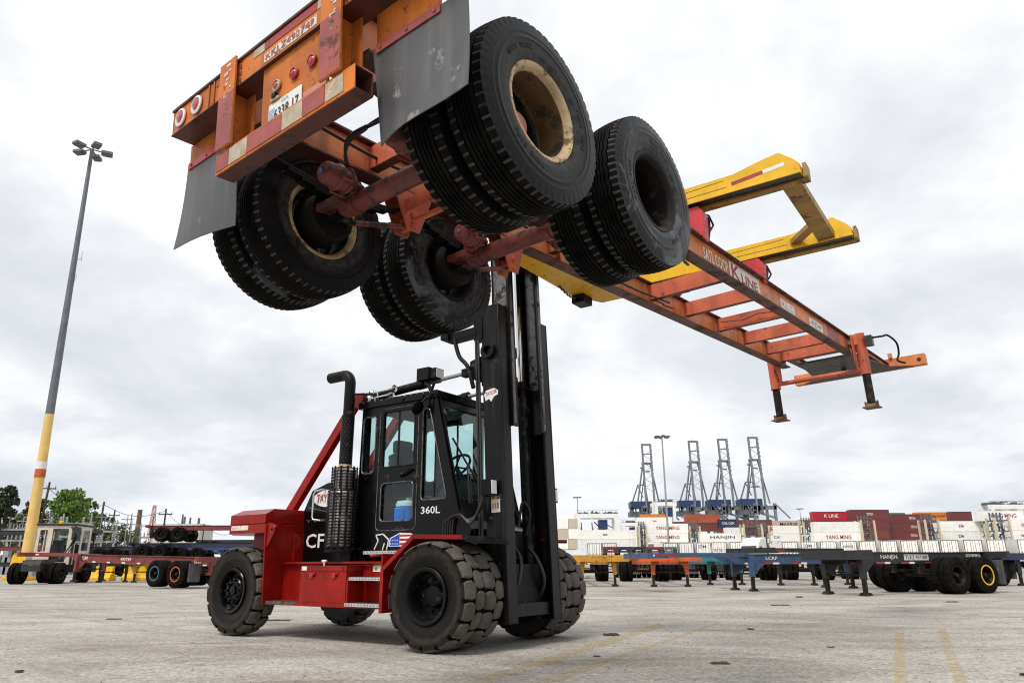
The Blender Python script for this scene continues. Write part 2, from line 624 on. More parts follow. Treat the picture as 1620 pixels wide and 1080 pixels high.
M['grease'] = mat('greasy_plate', (0.022, 0.019, 0.016), .35, var=.4, scale=5, rust=.4, rustcol=(.08, .04, .025))
M['interior'] = mat('dark_cab_interior', (0.02, 0.02, 0.022), .7, var=.2)
M['glass'] = glass_mat('tinted_cab_glass', (0.84, 0.94, 0.935))
M['bluepl'] = mat('blue_plastic', (0.02, 0.16, 0.62), .4, var=.08)
M['whitepl'] = mat('white_plastic', (0.7, 0.72, 0.7), .4, var=.05)
M['concrete'] = mat('plinth_concrete', (0.30, 0.27, 0.23), .85, var=.2, scale=3, bump=.2)
M['wood'] = mat('weathered_pole_wood', (0.055, 0.047, 0.042), .8, var=.25, scale=4)
M['blue'] = mat('blue_chassis_paint', (0.035, 0.075, 0.15), .5, var=.2, scale=2, rust=.35, streak=.3)
M['navy'] = mat('navy_chassis_paint', (0.018, 0.028, 0.06), .5, var=.2, scale=2, rust=.3)
M['chblack'] = mat('black_chassis_paint', (0.016, 0.017, 0.02), .5, var=.2, scale=2, rust=.3, rustcol=(.07, .04, .03))
M['chred'] = mat('dull_red_chassis_paint', (0.19, 0.035, 0.03), .55, var=.2, scale=2, rust=.4)
M['choran'] = mat('bright_orange_chassis_paint', (0.52, 0.10, 0.02), .55, var=.2, scale=2, rust=.4)
M['chyel'] = mat('amber_chassis_paint', (0.50, 0.24, 0.02), .55, var=.2, scale=2, rust=.4)
M['chpurple'] = mat('violet_blue_chassis_paint', (0.05, 0.05, 0.22), .55, var=.2, scale=2, rust=.3)
M['chteal'] = mat('teal_chassis_paint', (0.03, 0.16, 0.19), .55, var=.2, scale=2, rust=.3)
M['chgrey'] = mat('grey_chassis_paint', (0.12, 0.13, 0.15), .55, var=.2, scale=2, rust=.3)
# ------------------------------------------------------------ tyres and wheels
def truck_tyre(Rt=0.52, Wt=0.27, rb=0.262, n=144, zig=False, notch=3, groove=0.013, shoulder=0.008, flat=False):
    h = Wt / 2
    mb = MB()
    rings = []
    gs = [-0.068, -0.036, -0.012, 0.012, 0.036, 0.068]
    for k in range(n):
        z = ((k % 6) / 3.0 - 1 if k % 6 < 3 else 1 - (k % 6 - 3) / 3.0) * 0.0045 if zig else 0
        nd = 0.005 if (notch and k % notch == 0) else 0
        half = [(h * .70, rb), (h * .86, rb + .02), (h * .965, rb + .06), (h * .985, rb + .066), (h * .985, rb + .072), (h * 1.0, rb + .11),
                (h * 1.0, rb + .128), (h * 1.012, rb + .131), (h * 1.012, rb + .136), (h * 1.0, rb + .139), (h * .985, rb + .150), (h * .975, rb + .165), (h * .985, rb + .169), (h * .975, rb + .173), (h * .96, Rt - .062), (h * .93 - nd * .5, Rt - .045 - nd * .3),
                (h * .885 - nd * .3, Rt - .012 - nd)]
        p = [(-y, r) for y, r in half]
        for g in (gs if not flat else gs[2:4]):
            c = g + z
            d = shoulder * (g / .09) ** 2
            p += [(c - .0052, Rt - d), (c - .004, Rt - d - groove), (c + .004, Rt - d - groove), (c + .0052, Rt - d)]
        p += [(y, r) for y, r in half[::-1]]
        rings.append(p)
    m = len(rings[0])
    vs = []
    for k, p in enumerate(rings):
        a = 2 * PI * k / n
        vs += [(r * math.cos(a), y, r * math.sin(a)) for y, r in p]
    fs = []
    for k in range(n):
        k2 = (k + 1) % n
        for i in range(m):
            j = (i + 1) % m
            fs.append((k * m + i, k * m + j, k2 * m + j, k2 * m + i))
    mb.add(vs, fs)
    # sidewalls get the second material
    nh = 16
    mb.m = [(1 if (i < nh or i >= m - nh - 1) else 2 if (notch and k % notch == 0 and (i == 16 or i == m - 18)) else 0)
            for k in range(n) for i in range(m)]
    if n > 100:     # raised moulding marks around the wall
        mb.mi = 1
        rr_ = random.Random(n)
        for s in (-1, 1):
            for a0 in (.3, 2.4, 4.4):
                for k in range(9):
                    a = a0 + k * .085
                    if k == 4:
                        continue
                    d, q = Vector((math.cos(a), 0, math.sin(a))), Vector((-math.sin(a), 0, math.cos(a)))
                    y0 = Vector((0, s * h, 0))
                    w_, r0_ = rr_.uniform(.006, .011), rb + .078
                    for e0, e1, f0, f1 in ((-w_, -w_ + .006, 0, .028), (w_ - .006, w_, 0, .028), (-w_, w_, rr_.choice((0, .011, .022)), 0)):
                        f1 = f1 or f0 + .006
                        P_ = [d * (r0_ + f) + q * e + y0 + Vector((0, s * t_, 0)) for t_ in (-.004, .002) for e, f in ((e0, f0), (e1, f0), (e1, f1), (e0, f1))]
                        mb.add(P_, [(0, 1, 2, 3), (7, 6, 5, 4), (0, 4, 5, 1), (1, 5, 6, 2), (2, 6, 7, 3), (3, 7, 4, 0)])
    return mb.mesh('tyre', 30)


def rim_mesh(r=0.25, w=0.105, spokes=True):
    mb = MB()
    lip = [(r - .006, .08), (r + .012, .085), (r + .024, .098), (r + .034, .112), (r + .028, .120), (r + .012, .117), (r - .002, .104), (r - .012, .082)]
    for s in (1, -1):
        mb.lathe([(a, b * s * w / .105) for a, b in lip], (0, 0, 0), (0, 1, 0), 64, closed=True)
    mb.mi = 1
    mb.lathe([(r - .004, -.08), (r - .004, .08), (r - .016, .08), (r - .024, .02), (r - .024, -.02), (r - .016, -.08)], (0, 0, 0), (0, 1, 0), 64, closed=True)
    return mb.mesh('wheel', 35)


T_RIB = truck_tyre(notch=4, n=224)
T_ZIG = truck_tyre(zig=True, notch=3, groove=.016, n=210)
T_LOW = truck_tyre(n=40, notch=0, groove=.01, flat=True)
RIM = rim_mesh()


def wheel(parent, x, y, z, tyre, lip, barrel, label=None):
    side = M['scuffed'] if tyre == T_ZIG else M['sidewall']
    o = bpy.data.objects.new('wheel', RIM)
    COL.objects.link(o)
    if not RIM.materials:
        RIM.materials.append(None)
        RIM.materials.append(None)
    for s, mm in zip(o.material_slots, (lip, barrel)):
        s.link = 'OBJECT'
        s.material = mm
    o.parent = parent
    o.location = (x, y, z)
    o.rotation_euler = (0, random.uniform(0, 6), 0)
    t = bpy.data.objects.new('tyre', tyre)
    COL.objects.link(t)
    if not tyre.materials:
        tyre.materials.append(M['tread'])
        tyre.materials.append(side)
        tyre.materials.append(M['notch'])
    t.parent = o
    if label:
        o['label'] = label
    return o


# ------------------------------------------------------------ the lifted container chassis
CH = empty('container_chassis', 'orange forty foot container chassis hoisted high in the air with wheels and landing legs hanging',
           'trailer chassis')
CH.matrix_world = Matrix(((0.62614, -0.77836, -0.04585, -1.2454), (0.77836, 0.62743, -0.02207, 3.446),
                          (0.04595, -0.02187, 0.9987, 2.5824), (0, 0, 0, 1)))
BZ0, BZ1 = 0.86, 1.135   # main beam bottom and top
AX = (0.81, 2.05)

b = MB()
for s in (-1, 1):
    b.mi = 0
    b.box(.16, 9.75, s * .50 - .006, s * .50 + .006, BZ0 + .014, BZ1 - .014)
    b.mi = 1
    b.box(.16, 9.75, s * .50 - .06, s * .50 + .06, BZ1 - .014, BZ1)
    b.box(.16, 9.75, s * .50 - .065, s * .50 + .065, BZ0, BZ0 + .014)
    # web stiffeners beside the landing gear
    b.mi = 0
    for x in (3.35,):
        b.box(x, x + .01, s * .50 - .05, s * .50 + .05, BZ0 + .016, BZ1 - .016)
    # gooseneck rails
    b.box(9.75, 12.15, s * .50 - .006, s * .50 + .006, 1.035, BZ1 - .014)
    b.mi = 1
    b.box(9.75, 12.15, s * .50 - .05, s * .50 + .05, BZ1 - .0135, BZ1 - .0005)
    b.box(9.75, 12.15, s * .50 - .05, s * .50 + .05, 1.023, 1.035)
    b.prism([(9.4, BZ0 - .004), (9.78, 1.02), (9.78, 1.034), (9.4, BZ0 + .01)], 'y', s * .50 - .062, s * .50 + .062)
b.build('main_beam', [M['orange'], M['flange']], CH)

for i, x in enumerate((.42, 1.05, 1.75, 2.5, 3.2, 4.1, 5.15, 6.05, 7.02, 7.95, 8.82, 9.5, 10.05)):
    b = MB()
    z0, z1 = (.93, 1.10) if x < 9.6 else (1.04, 1.118)
    if x > 5.5 and x < 9.6:
        z0 = .935
    b.box(x, x + .008, -.485, .485, z0, z1)
    b.mi = 1
    b.box(x + .008, x + .085, -.485, .485, z1 - .009, z1)
    b.box(x + .008, x + .085, -.485, .485, z0, z0 + .010)
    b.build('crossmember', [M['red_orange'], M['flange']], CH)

# rear bolster with wings, posts, lamp panel and bumper
b = MB()
b.box(.0, .157, -1.215, 1.215, 1.036, 1.205)
b.mi = 1
b.box(.0005, .1565, -1.214, 1.214, 1.0305, 1.0355)  # underside sheet in dark maroon, its shade put into the colour
b.box(-.012, .165, -1.22, 1.22, 1.205, 1.222)
b.box(-.008, .0, -1.22, 1.22, 1.028, 1.036)
b.box(.0, .157, -1.22, -1.2155, 1.03, 1.2045)
b.box(.0, .157, 1.2155, 1.22, 1.03, 1.2045)
b.mi = 0
for y in (.70, .76, -.76):
    b.box(-.009, -.0005, y - .006, y + .006, 1.04, 1.20)
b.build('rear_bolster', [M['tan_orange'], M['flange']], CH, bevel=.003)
rw_ = random.Random(8)
for k in range(16):     # weld beads where the wings meet the posts, and corner castings
    yy = (.595, .405, -.395, -.585)[k % 4]
    zz_ = 1.05 + .15 * (k // 4) / 3.2
    b = MB()
    b.lathe([(.0001, 0), (.006, .003), (.007, .018), (.005, .03), (.0001, .034)], (-.001, yy, zz_), (0, 0, 1), 8)
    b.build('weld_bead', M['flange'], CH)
for s in (-1, 1):
    b = MB()
    b.plate([rrect(s * 1.215 - .0 if s < 0 else 1.215 - .16, s * 1.215 + .16 if s < 0 else 1.215, .045, .15, .02), rrect(s * 1.14 - .03, s * 1.14 + .03, .075, .12, .018)], 'z', 1.2225, 1.235)
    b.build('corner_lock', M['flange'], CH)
for y in (.50, -.49):
    b = MB()
    b.box(-.034, -.022, y - .085, y + .085, .64, 1.228)
    b.box(-.022, .10, y - .006, y + .006, .64, 1.027)
    b.box(.10, .112, y - .085, y + .085, .64, 1.027)
    b.box(-.0215, -.013, y + .066, y + .085, 1.027, 1.228)
    b.mi = 1
    b.box(-.0365, -.0345, y - .083, y + .083, .645, 1.0)
    b.build('post', [M['tan_orange'], M['patch_red']], CH, bevel=.002)
b = MB()
b.box(.016, .028, -.41, .185, .60, 1.034)
b.box(.028, .075, .170, .185, .60, 1.034)
b.mi = 1
b.box(.0145, .0155, -.40, -.20, .605, .70)
LP = b.build('lamp_panel', [M['tan_orange'], mat('faded_pink_repaint', (.55, .22, .16), .6, rust=.3)], CH)
b = MB()
b.box(-.015, -.007, -.665, .60, .50, .635)
b.mi = 1
b.box(-.007, .105, -.665, .60, .50, .508)  # bumper bottom painted dark to carry the shade underneath
b.box(-.007, .105, -.665, .60, .627, .635)
b.box(.097, .105, -.665, .60, .508, .627)
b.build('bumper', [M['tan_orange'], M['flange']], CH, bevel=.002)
for y0, y1, k in ((.46, .59, 1), (.27, .455, 0), (-.06, .265, 1), (-.245, -.065, 0), (-.43, -.25, 1), (-.58, -.44, 0)):
    b = MB()
    b.box(-.0185, -.0155, y0, y1, .516, .622)
    b.build('reflector_tape', M['patch_red'] if k else M['tapewhite'], CH, smooth=0)
for y0, y1, k in ((.16, .27, 0), (-.33, .155, 1), (-.40, -.335, 0), (.60, .68, 1), (-.70, -.60, 1), (-.82, -.72, 0)):
    b = MB()
    b.box(-.0035, -.0005, y0, y1, 1.145, 1.198)
    b.build('reflector_tape', M['reflred'] if k else M['tapewhite'], CH, smooth=0)
# number strip
b = MB()
b.box(-.003, -.0005, -.33, .16, 1.058, 1.118)
pl = b.build('number_strip', M['wornwhite'], CH, smooth=0)
lettering('KKLZ492749', (-.0032, -.085, 1.088), (0, -1, 0), (0, 0, 1), .045, .45, mat('worn_letter_red', (.33, .07, .05), .6, rust=.45, rustcol=(.6, .45, .38), rscale=25), pl)
# worn white letters down the posts
for y, zz in ((.50, 1.05), (-.49, 1.10)):
    for k in range(12):
        b = MB()
        z0 = zz - .20 + k * .030 + random.uniform(-.01, .01)
        y0 = y - .06 + random.uniform(0, .05)
        b.box(-.0365, -.0345, y0, y0 + random.uniform(.015, .055), z0, z0 + random.uniform(.006, .03))
        b.build('worn_lettering', M['wornwhite'], CH, smooth=0)
# lamps
def lamp(c, r, ring, par, name='lamp'):
    b = MB()
    b.lathe([(r * .72, 0), (r * .72, -.006), (r, -.008), (r, -.016), (r * .76, -.02), (r * .72, -.012)], c, (1, 0, 0), 28)
    b.mi = 1
    b.lathe([(.0001, -.024), (r * .4, -.022), (r * .66, -.014), (r * .71, -.003)], c, (1, 0, 0), 28)
    return b.build(name, [ring, M['lens']], par)
for y, r, ring in ((.035, .036, M['tapewhite']), (-.125, .036, M['lens']), (-.285, .038, M['lens'])):
    lamp((.016, y, .855), r, ring, CH)
for s in (1, -1):
    lamp((0, s * 1.10, 1.118), .062, M['whitepl'], CH)
    lamp((0, s * .90, 1.122), .062, M['whitepl'], CH)
b = MB()
b.box(-.012, .012, .02, .055, .775, .80)
b.mi = 1
b.box(-.004, .014, .0, .075, .762, .776)
b.build('plate_lamp', [M['blackm'], M['tapewhite']], CH)
b = MB()
b.plate([rrect(-.20, .105, .60, .755, .012)], 'x', .008, .0115)
b.mi = 1
b.box(.0074, .0079, .045, .10, .61, .72)
pl = b.build('licence_plate', [M['white'], mat('pale_blue_ink', (.25, .42, .55), .5, rust=.5, rustcol=(.6, .6, .6), rscale=20)], CH, smooth=0)
lettering('6338 17', (.0078, -.065, .672), (0, -1, 0), (0, 0, 1), .065, .225, M['letblack'], pl)
lettering('GA', (.0078, -.05, .735), (0, -1, 0), (0, 0, 1), .022, .07, mat('pale_blue_letters', (.2, .38, .55), .5), pl)

# mud flaps on bracket plates
for s, y0, y1, p0, p1, zt, zb in ((-1, -1.27, -.61, -1.10, -.64, .80, .275), (1, .67, 1.27, .80, 1.25, .865, .28)):
    b = MB()
    b.box(.150, .158, p0, p1, zt, 1.035)
    b.mi = 1
    b.box(.139, .1455, p0, p1, zt - .012, zt + .035)
    for k in range(3):
        yy = p0 + (p1 - p0) * (.08 + .42 * k)
        b.cyl((.133, yy, zt + .012), (.139, yy, zt + .012), .011, n=8)
    b.build('flap_bracket', [M['tan_orange'], M['redlt'] if s > 0 else M['patch_red']], CH)
    b = MB()
    nu, nv = 14, 14
    vs = []
    for t in (0, 1):
        for i in range(nu + 1):
            for j in range(nv + 1):
                u, v = i / nu, j / nv
                y = y0 + (y1 - y0) * u + .02 * (1 - v) * (1 if s > 0 else -1)
                zc = zb + (zt + .03 - zb) * v
                e = (u - .5) * 2 * s
                x = .148 - .03 * (1 - v) ** 2 * (1 + .6 * e) + .045 * (1 - v) * max(0, -e) ** 2 + .005 * math.sin(u * 7) * (1 - v) + t * .006
                vs.append((x, y, zc))
    n0 = (nu + 1) * (nv + 1)
    fs = []
    for t in (0, 1):
        for i in range(nu):
            for j in range(nv):
                a = t * n0 + i * (nv + 1) + j
                fs.append((a, a + 1, a + nv + 2, a + nv + 1))
    per = [i * (nv + 1) for i in range(nu + 1)] + [nu * (nv + 1) + j for j in range(1, nv + 1)] + \
          [i * (nv + 1) + nv for i in range(nu - 1, -1, -1)] + [j for j in range(nv - 1, 0, -1)]
    for i in range(len(per)):
        a, c = per[i], per[(i + 1) % len(per)]
        fs.append((a, c, c + n0, a + n0))
    b.add(vs, fs)
    b.build('mud_flap', M['flap'], CH, smooth=50)

# axles, brakes, hubs and wheels
for a in AX:
    b = MB()
    b.cyl((a, -.70, .52), (a, .70, .52), .066, n=24)
    for s in (-1, 1):
        b.lathe([(.0665, .30), (.074, .30), (.074, .36), (.0665, .36)], (a, 0, .52), (0, s, 0), 20, closed=True)
        b.bar((a - .04, s * .42, .545), (a + .06, s * .42, .62), .12, .05)
        b.bar((a - .10, s * .33, .52), (a - .10, s * .56, .52), .09, .05)
    ax = b.build('axle', M['axle_red'], CH, bevel=.003)
    for yy in (.25, -.37):
        # spring brake chamber, its axis along the trailer
        b = MB()
        c = (a - .33, yy, .60)
        b.lathe([(.0001, .0), (.018, -.002), (.022, .004), (.05, .004), (.062, .010), (.072, .022), (.078, .10), (.088, .105), (.092, .112),
                 (.088, .122), (.076, .126), (.070, .150), (.076, .172), (.088, .176), (.091, .185), (.086, .195), (.070, .200), (.055, .235), (.02, .24),
                 (.018, .31), (.0001, .31)], c, (1, 0, 0), 28)
        for k in range(4):
            an = k * PI / 2 + .5
            b.cyl((c[0] + .10, yy + .1 * math.cos(an), .60 + .1 * math.sin(an)), (c[0] + .20, yy + .1 * math.cos(an), .60 + .1 * math.sin(an)), .008, n=6)
        b.mi = 1
        b.cyl((c[0] - .006, yy, .60), (c[0], yy, .60), .012, n=10)
        b.mi = 2
        for dz in (0, .035):
            b.tube(crv([(c[0] + .16, yy - .05, .675), (c[0] + .13, yy - .06, .74 + dz), (c[0] + .10, yy - .14, .79 + dz), (a - .24, yy * .2 - .1, .80 + dz * .5),
                        (a - .22, -.02, .83)]), .011, 8)
        b.build('brake_chamber', [M['axle_red'], M['bluepl'], M['hose']], ax)
    for s in (-1, 1):
        b = MB()
        b.lathe([(.07, .55), (.165, .56), (.175, .575), (.175, .76), (.12, .80), (.12, .86), (.075, .90), (.075, 1.0), (.065, 1.03), (.0001, 1.035)],
                (a, 0, .52), (0, s, 0), 32)
        for k in range(5):
            an = k * 2 * PI / 5 + .3
            d = Vector((math.cos(an), 0, math.sin(an)))
            p = Vector((a, s * .925, .52))
            b.bar(p + d * .05, p + d * .232, .07, .06, (0, 1, 0))
        b.mi = 1
        b.lathe([(.068, 1.0), (.07, 1.035), (.05, 1.048), (.0001, 1.05)], (a, 0, .52), (0, s, 0), 20)
        b.build('hub', [M['hubdark'], mat('pink_hub_cap', (.5, .2, .15), .5, rust=.3)], ax)
wheel(CH, AX[0], -1.08, .52, T_RIB, M['rimcream'], M['rimbrown'])
wheel(CH, AX[0], -.775, .52, T_RIB, M['rimdark'], M['rimdark'])
wheel(CH, AX[1], -1.08, .52, T_ZIG, M['rimdark'], M['rimdark'])
wheel(CH, AX[1], -.775, .52, T_RIB, M['rimdark'], M['rimdark'])
wheel(CH, AX[0], 1.08, .52, T_ZIG, M['rimdark'], M['rimdark'])
wheel(CH, AX[0], .775, .52, T_RIB, M['rimcream'], M['rimdark'])
wheel(CH, AX[1], 1.08, .52, T_RIB, M['rimcream'], M['rimdark'])
wheel(CH, AX[1], .775, .52, T_ZIG, M['rimdark'], M['rimdark'])

# suspension: leaf springs, hangers, radius rods
for s in (-1, 1):
    y = s * .50
    for a in AX:
        b = MB()
        for k in range(4):
            L = .52 - .1 * k
            pts = [(a - L + 2 * L * t / 8, .655 - .02 * k + .05 * ((2 * t / 8 - 1) ** 2) * (L / .52) ** 2) for t in range(9)]
            for p, q in zip(pts, pts[1:]):
                b.bar((p[0], y, p[1]), (q[0], y, q[1]), .075, .016)
        for d in (-.05, .05):
            b.tube([(a + d, y - .05, .69), (a + d, y - .05, .44), ], .011, 8)
            b.tube([(a + d, y + .05, .69), (a + d, y + .05, .44), ], .011, 8)
        b.box(a - .09, a + .09, y - .07, y + .07, .44, .46)
        b.build('leaf_spring', M['blackm'], CH)
    for x0, x1 in ((1.30, 1.56), (2.50, 2.70)):
        b = MB()
        xm = (x0 + x1) / 2
        for dy in (-.062, .062):
            b.prism([(x0 - .06, BZ0 - .002), (x1 + .06, BZ0 - .002), (xm + .06, .56), (xm - .06, .56)], 'y', y + dy - .006, y + dy + .006)
        b.cyl((xm, y - .085, .68), (xm, y + .085, .68), .028, n=12)
        b.cyl((xm, y - .08, .60), (xm, y + .08, .60), .022, n=12)
        b.build('spring_hanger', M['red_orange'], CH)
    for xa, xb in ((1.40, .92), (2.58, 2.14)):
        b = MB()
        b.tube([(xa, y - s * .02, .60), (xb, y - s * .02, .47)], .02, 10)
        b.build('radius_rod', M['axle_red'], CH)
b = MB()
b.tube([(1.43, -.44, .64), (1.43, .44, .64)], .022, 12)
b.bar((1.36, -.44, .74), (1.36, .44, .74), .012, .1)
b.build('hanger_tie', M['red_orange'], CH)
# air tank and lines under the deck
b = MB()
b.lathe([(.0001, -.30), (.07, -.29), (.11, -.25), (.11, .25), (.07, .29), (.0001, .30)], (3.0, 0, .93), (0, 1, 0), 24)
b.build('air_tank', M['axle_red'], CH)
b = MB()
b.tube(crv([(.3, .36, 1.0), (1.2, .40, .98), (2.2, .35, 1.02), (3.4, .41, .96), (4.6, .42, .93), (5.4, .36, .92)]), .012, 6)
b.tube(crv([(5.25, .47, .95), (5.32, .40, .90), (5.45, .46, .93), (5.6, .41, .91)]), .008, 6)
b.tube(crv([(3.95, -.40, .90), (4.05, -.46, .82), (4.2, -.44, .82), (4.3, -.36, .9)]), .012, 6)
b.tube([(6.98, -.44, .99), (6.97, -.1, 1.03), (6.97, .1, .99), (6.97, .4, 1.03)], .006, 6)
b.build('air_line', M['hose'], CH)

# markings on the right-hand beam
YB = -.5065
def beam_word(w, x, z, h, wd, m, par=CH, lift=.002):
    return lettering(w, (x, YB, z), (1, 0, 0), (0, 0, 1), h, wd, m, par, lift)
beam_word('SATL COOP', 4.73, 1.0, .13, .60, M['white'], lift=.004)
b = MB()
b.box(5.08, 5.93, YB - .003, YB + .0002, .905, 1.095)
kp = b.build('name_panel', M['white'], CH, smooth=0)
lettering('K', (5.24, YB - .003, 1.005), (1, 0, 0), (0, 0, 1), .16, .22, M['letred'], kp)
lettering('LINE', (5.63, YB - .003, .985), (1, 0, 0), (0, 0, 1), .105, .47, M['letred'], kp)
for x0, x1, w in ((6.62, 7.12, 'KLZ'), (7.72, 8.3, '492749')):
    b = MB()
    b.box(x0, x1, YB - .003, YB + .0002, .935, 1.05)
    p = b.build('number_panel', M['white'], CH, smooth=0)
    lettering(w, ((x0 + x1) / 2, YB - .003, .992), (1, 0, 0), (0, 0, 1), .075, (x1 - x0) * .8, M['wornwhite'] if x0 < 7 else M['tapewhite'], p)
b = MB()
b.box(8.55, 9.12, YB - .0015, YB + .0003, .885, 1.11)
b.build('paint_patch', M['patch_red'], CH, smooth=0)

# landing gear
XL = 9.62
for s in (-1, 1):
    y = s * .677
    b = MB()
    b.lathe([(.078, .52), (.082, .53), (.074, .54), (.074, 1.14), (.078, 1.15), (.0001, 1.152)], (XL, y, 0), (0, 0, 1), 20)
    b.bar((XL, y - s * .02, 1.06), (XL, s * .56, 1.06), .15, .16)
    b.prism([(XL - .30, BZ0 + .05), (XL + .05, BZ0 + .05), (XL + .05, .58), (XL - .02, .58)], 'y', s * .575 - .006, s * .575 + .006)
    b.bar((XL - .16, s * .60, .70), (XL - .16, s * .60, 1.12), .1, .012, (0, 1, 0))
    b.mi = 1
    b.lathe([(.058, .10), (.058, .53)], (XL, y, 0), (0, 0, 1), 18)
    b.mi = 2
    b.prism([(-.12, .03), (.12, .03), (.07, .075), (-.07, .075)], 'y', y - .075, y + .075)
    b.v[-8:] = [v + Vector((XL, 0, 0)) for v in b.v[-8:]]
    b.box(XL - .14, XL + .14, y - .11, y + .11, .015, .03)
    for d in (-.085, .085):
        b.prism([(-.05, .03), (.05, .03), (.03, .12), (-.03, .12)], 'y', y + d - .006, y + d + .006)
        b.v[-8:] = [v + Vector((XL, 0, 0)) for v in b.v[-8:]]
    b.cyl((XL, y - .09, .09), (XL, y + .09, .09), .02, n=10)
    b.build('landing_leg', [M['red_orange'], M['rimdark'], mat('rusty_shoe_steel', (.16, .10, .05), .7, rust=.6)], CH, bevel=.003)
b = MB()
b.tube([(XL, -.62, .60), (XL, .62, .60)], .036, 14)
b.tube([(XL, -.60, 1.0), (XL, .60, 1.0)], .02, 10)
b.build('leg_tie', M['red_orange'], CH)
b = MB()
b.box(XL - .11, XL + .02, -.86, -.76, .93, 1.08)
b.mi = 1
b.tube(crv([(XL - .02, -.86, 1.05), (XL + .05, -.98, 1.06), (XL + .07, -1.05, 1.06), (XL + .22, -1.12, .96), (XL + .24, -1.12, .80), (XL + .16, -1.1, .68), (XL + .16, -1.2, .62)], 5), .015, 8)
b.build('crank_handle', [M['grease'], M['blackm']], CH)
# kingpin plate, braces and front bolster
b = MB()
b.box(10.25, 11.75, -.44, .44, 1.005, 1.02)
b.prism([(10.25, -.44), (10.25, .44), (11.75, .62), (12.08, .95), (12.08, -.95), (11.75, -.62)], 'z', .985, 1.0035)
b.lathe([(.045, .985), (.045, .93), (.03, .92), (.03, .90), (.045, .89), (.045, .87), (.0001, .87)], (11.25, 0, 0), (0, 0, 1), 16)
b.build('kingpin_plate', M['grease'], CH)
b = MB()
b.box(12.15, 12.33, -1.125, 1.125, 1.02, 1.21)
b.mi = 1
for s in (-1, 1):
    b.lathe([(.035, -.004), (.035, .001), (.0001, .001)], (12.15, s * 1.03, 1.11), (1, 0, 0), 14)
b.mi = 0
b.box(12.10, 12.20, -.62, -.56, 1.211, 1.30)
b.build('front_bolster', [M['orange'], M['grease']], CH, bevel=.003)
# ------------------------------------------------------------ the forklift
FK = empty('forklift', 'big dark red and black forklift truck with tall mast holding the orange chassis aloft', 'forklift',
           (-0.21375, 9.07421, 0), -0.60478)


def lug_tyre(Rt=0.561, Wt=0.33, rb=0.26, NL=16):
    h = Wt / 2
    mb = MB()
    Rb = Rt - .045
    half = [(h * .70, rb), (h * .84, rb + .02), (h * .93, rb + .05), (h * .93, rb + .075), (h * .955, rb + .08), (h * .985, rb + .15), (h * .985, rb + .185),
            (h * 1.0, rb + .19), (h * 1.0, Rb - .03), (h * .95, Rb - .008), (h * .8, Rb)]
    p = [(-y, r) for y, r in half] + [(y, r) for y, r in half[::-1]]
    mb.lathe([(r, y) for y, r in p], (0, 0, 0), (0, 1, 0), 72, closed=True)
    nh = len(half)
    mb.m = [2 if nh - 3 <= i <= nh + 1 else 1 for i in range(len(p)) for k in range(72)]
    ph = 2 * PI / NL

    def P(y, t, r):
        return (r * math.cos(t), y, r * math.sin(t))

    def top(y):
        return Rt - .020 * (abs(y) / h) ** 2.2
    for s in (1, -1):
        for k in range(NL):
            t0 = (k + (0.5 if s < 0 else 0)) * ph
            out = [(.30, .01), (.06, .14), (-.05, .45), (.03, .82), (.30, .92), (.65, .90), (.99, .85), (1.0, .65), (1.0, .28), (.99, .08), (.65, .01)]
            cy_, ct_ = .5, .46
            inner = [(cy_ + (y - cy_) * .84, ct_ + (t - ct_) * .84) for y, t in out]
            vs = []
            for (y, t) in out:
                vs.append(P(s * y * h, t0 + t * ph, Rb - .02 if y < .9 else Rb - .035))
            for (y, t) in out:
                vs.append(P(s * y * h, t0 + t * ph, top(y * h) - .013))
            for (y, t) in inner:
                vs.append(P(s * y * h, t0 + t * ph, top(y * h)))
            vs.append(P(s * .5 * h, t0 + ct_ * ph, top(.5 * h) + .003))
            n = len(out)
            for i in range(n):
                j = (i + 1) % n
                mb.mi = 1 if out[i][0] > .9 and out[j][0] > .9 else 2
                a_ = len(mb.v)
                mb.add([vs[i], vs[j], vs[n + j], vs[n + i]], [(0, 1, 2, 3)])
                mb.mi = 0
                mb.add([vs[n + i], vs[n + j], vs[2 * n + j], vs[2 * n + i], vs[3 * n]], [(0, 1, 2, 3), (3, 2, 4)])
    return mb.mesh('tyre', 40)


T_LUG = lug_tyre()
T_LUG.materials.append(M['dusty'])
T_LUG.materials.append(sidewall_mat('brown_sidewall_rubber', (.011, .0095, .0085), (.05, .040, .033), .40, .44, .47, .50, .42))
T_LUG.materials.append(M['tread'])


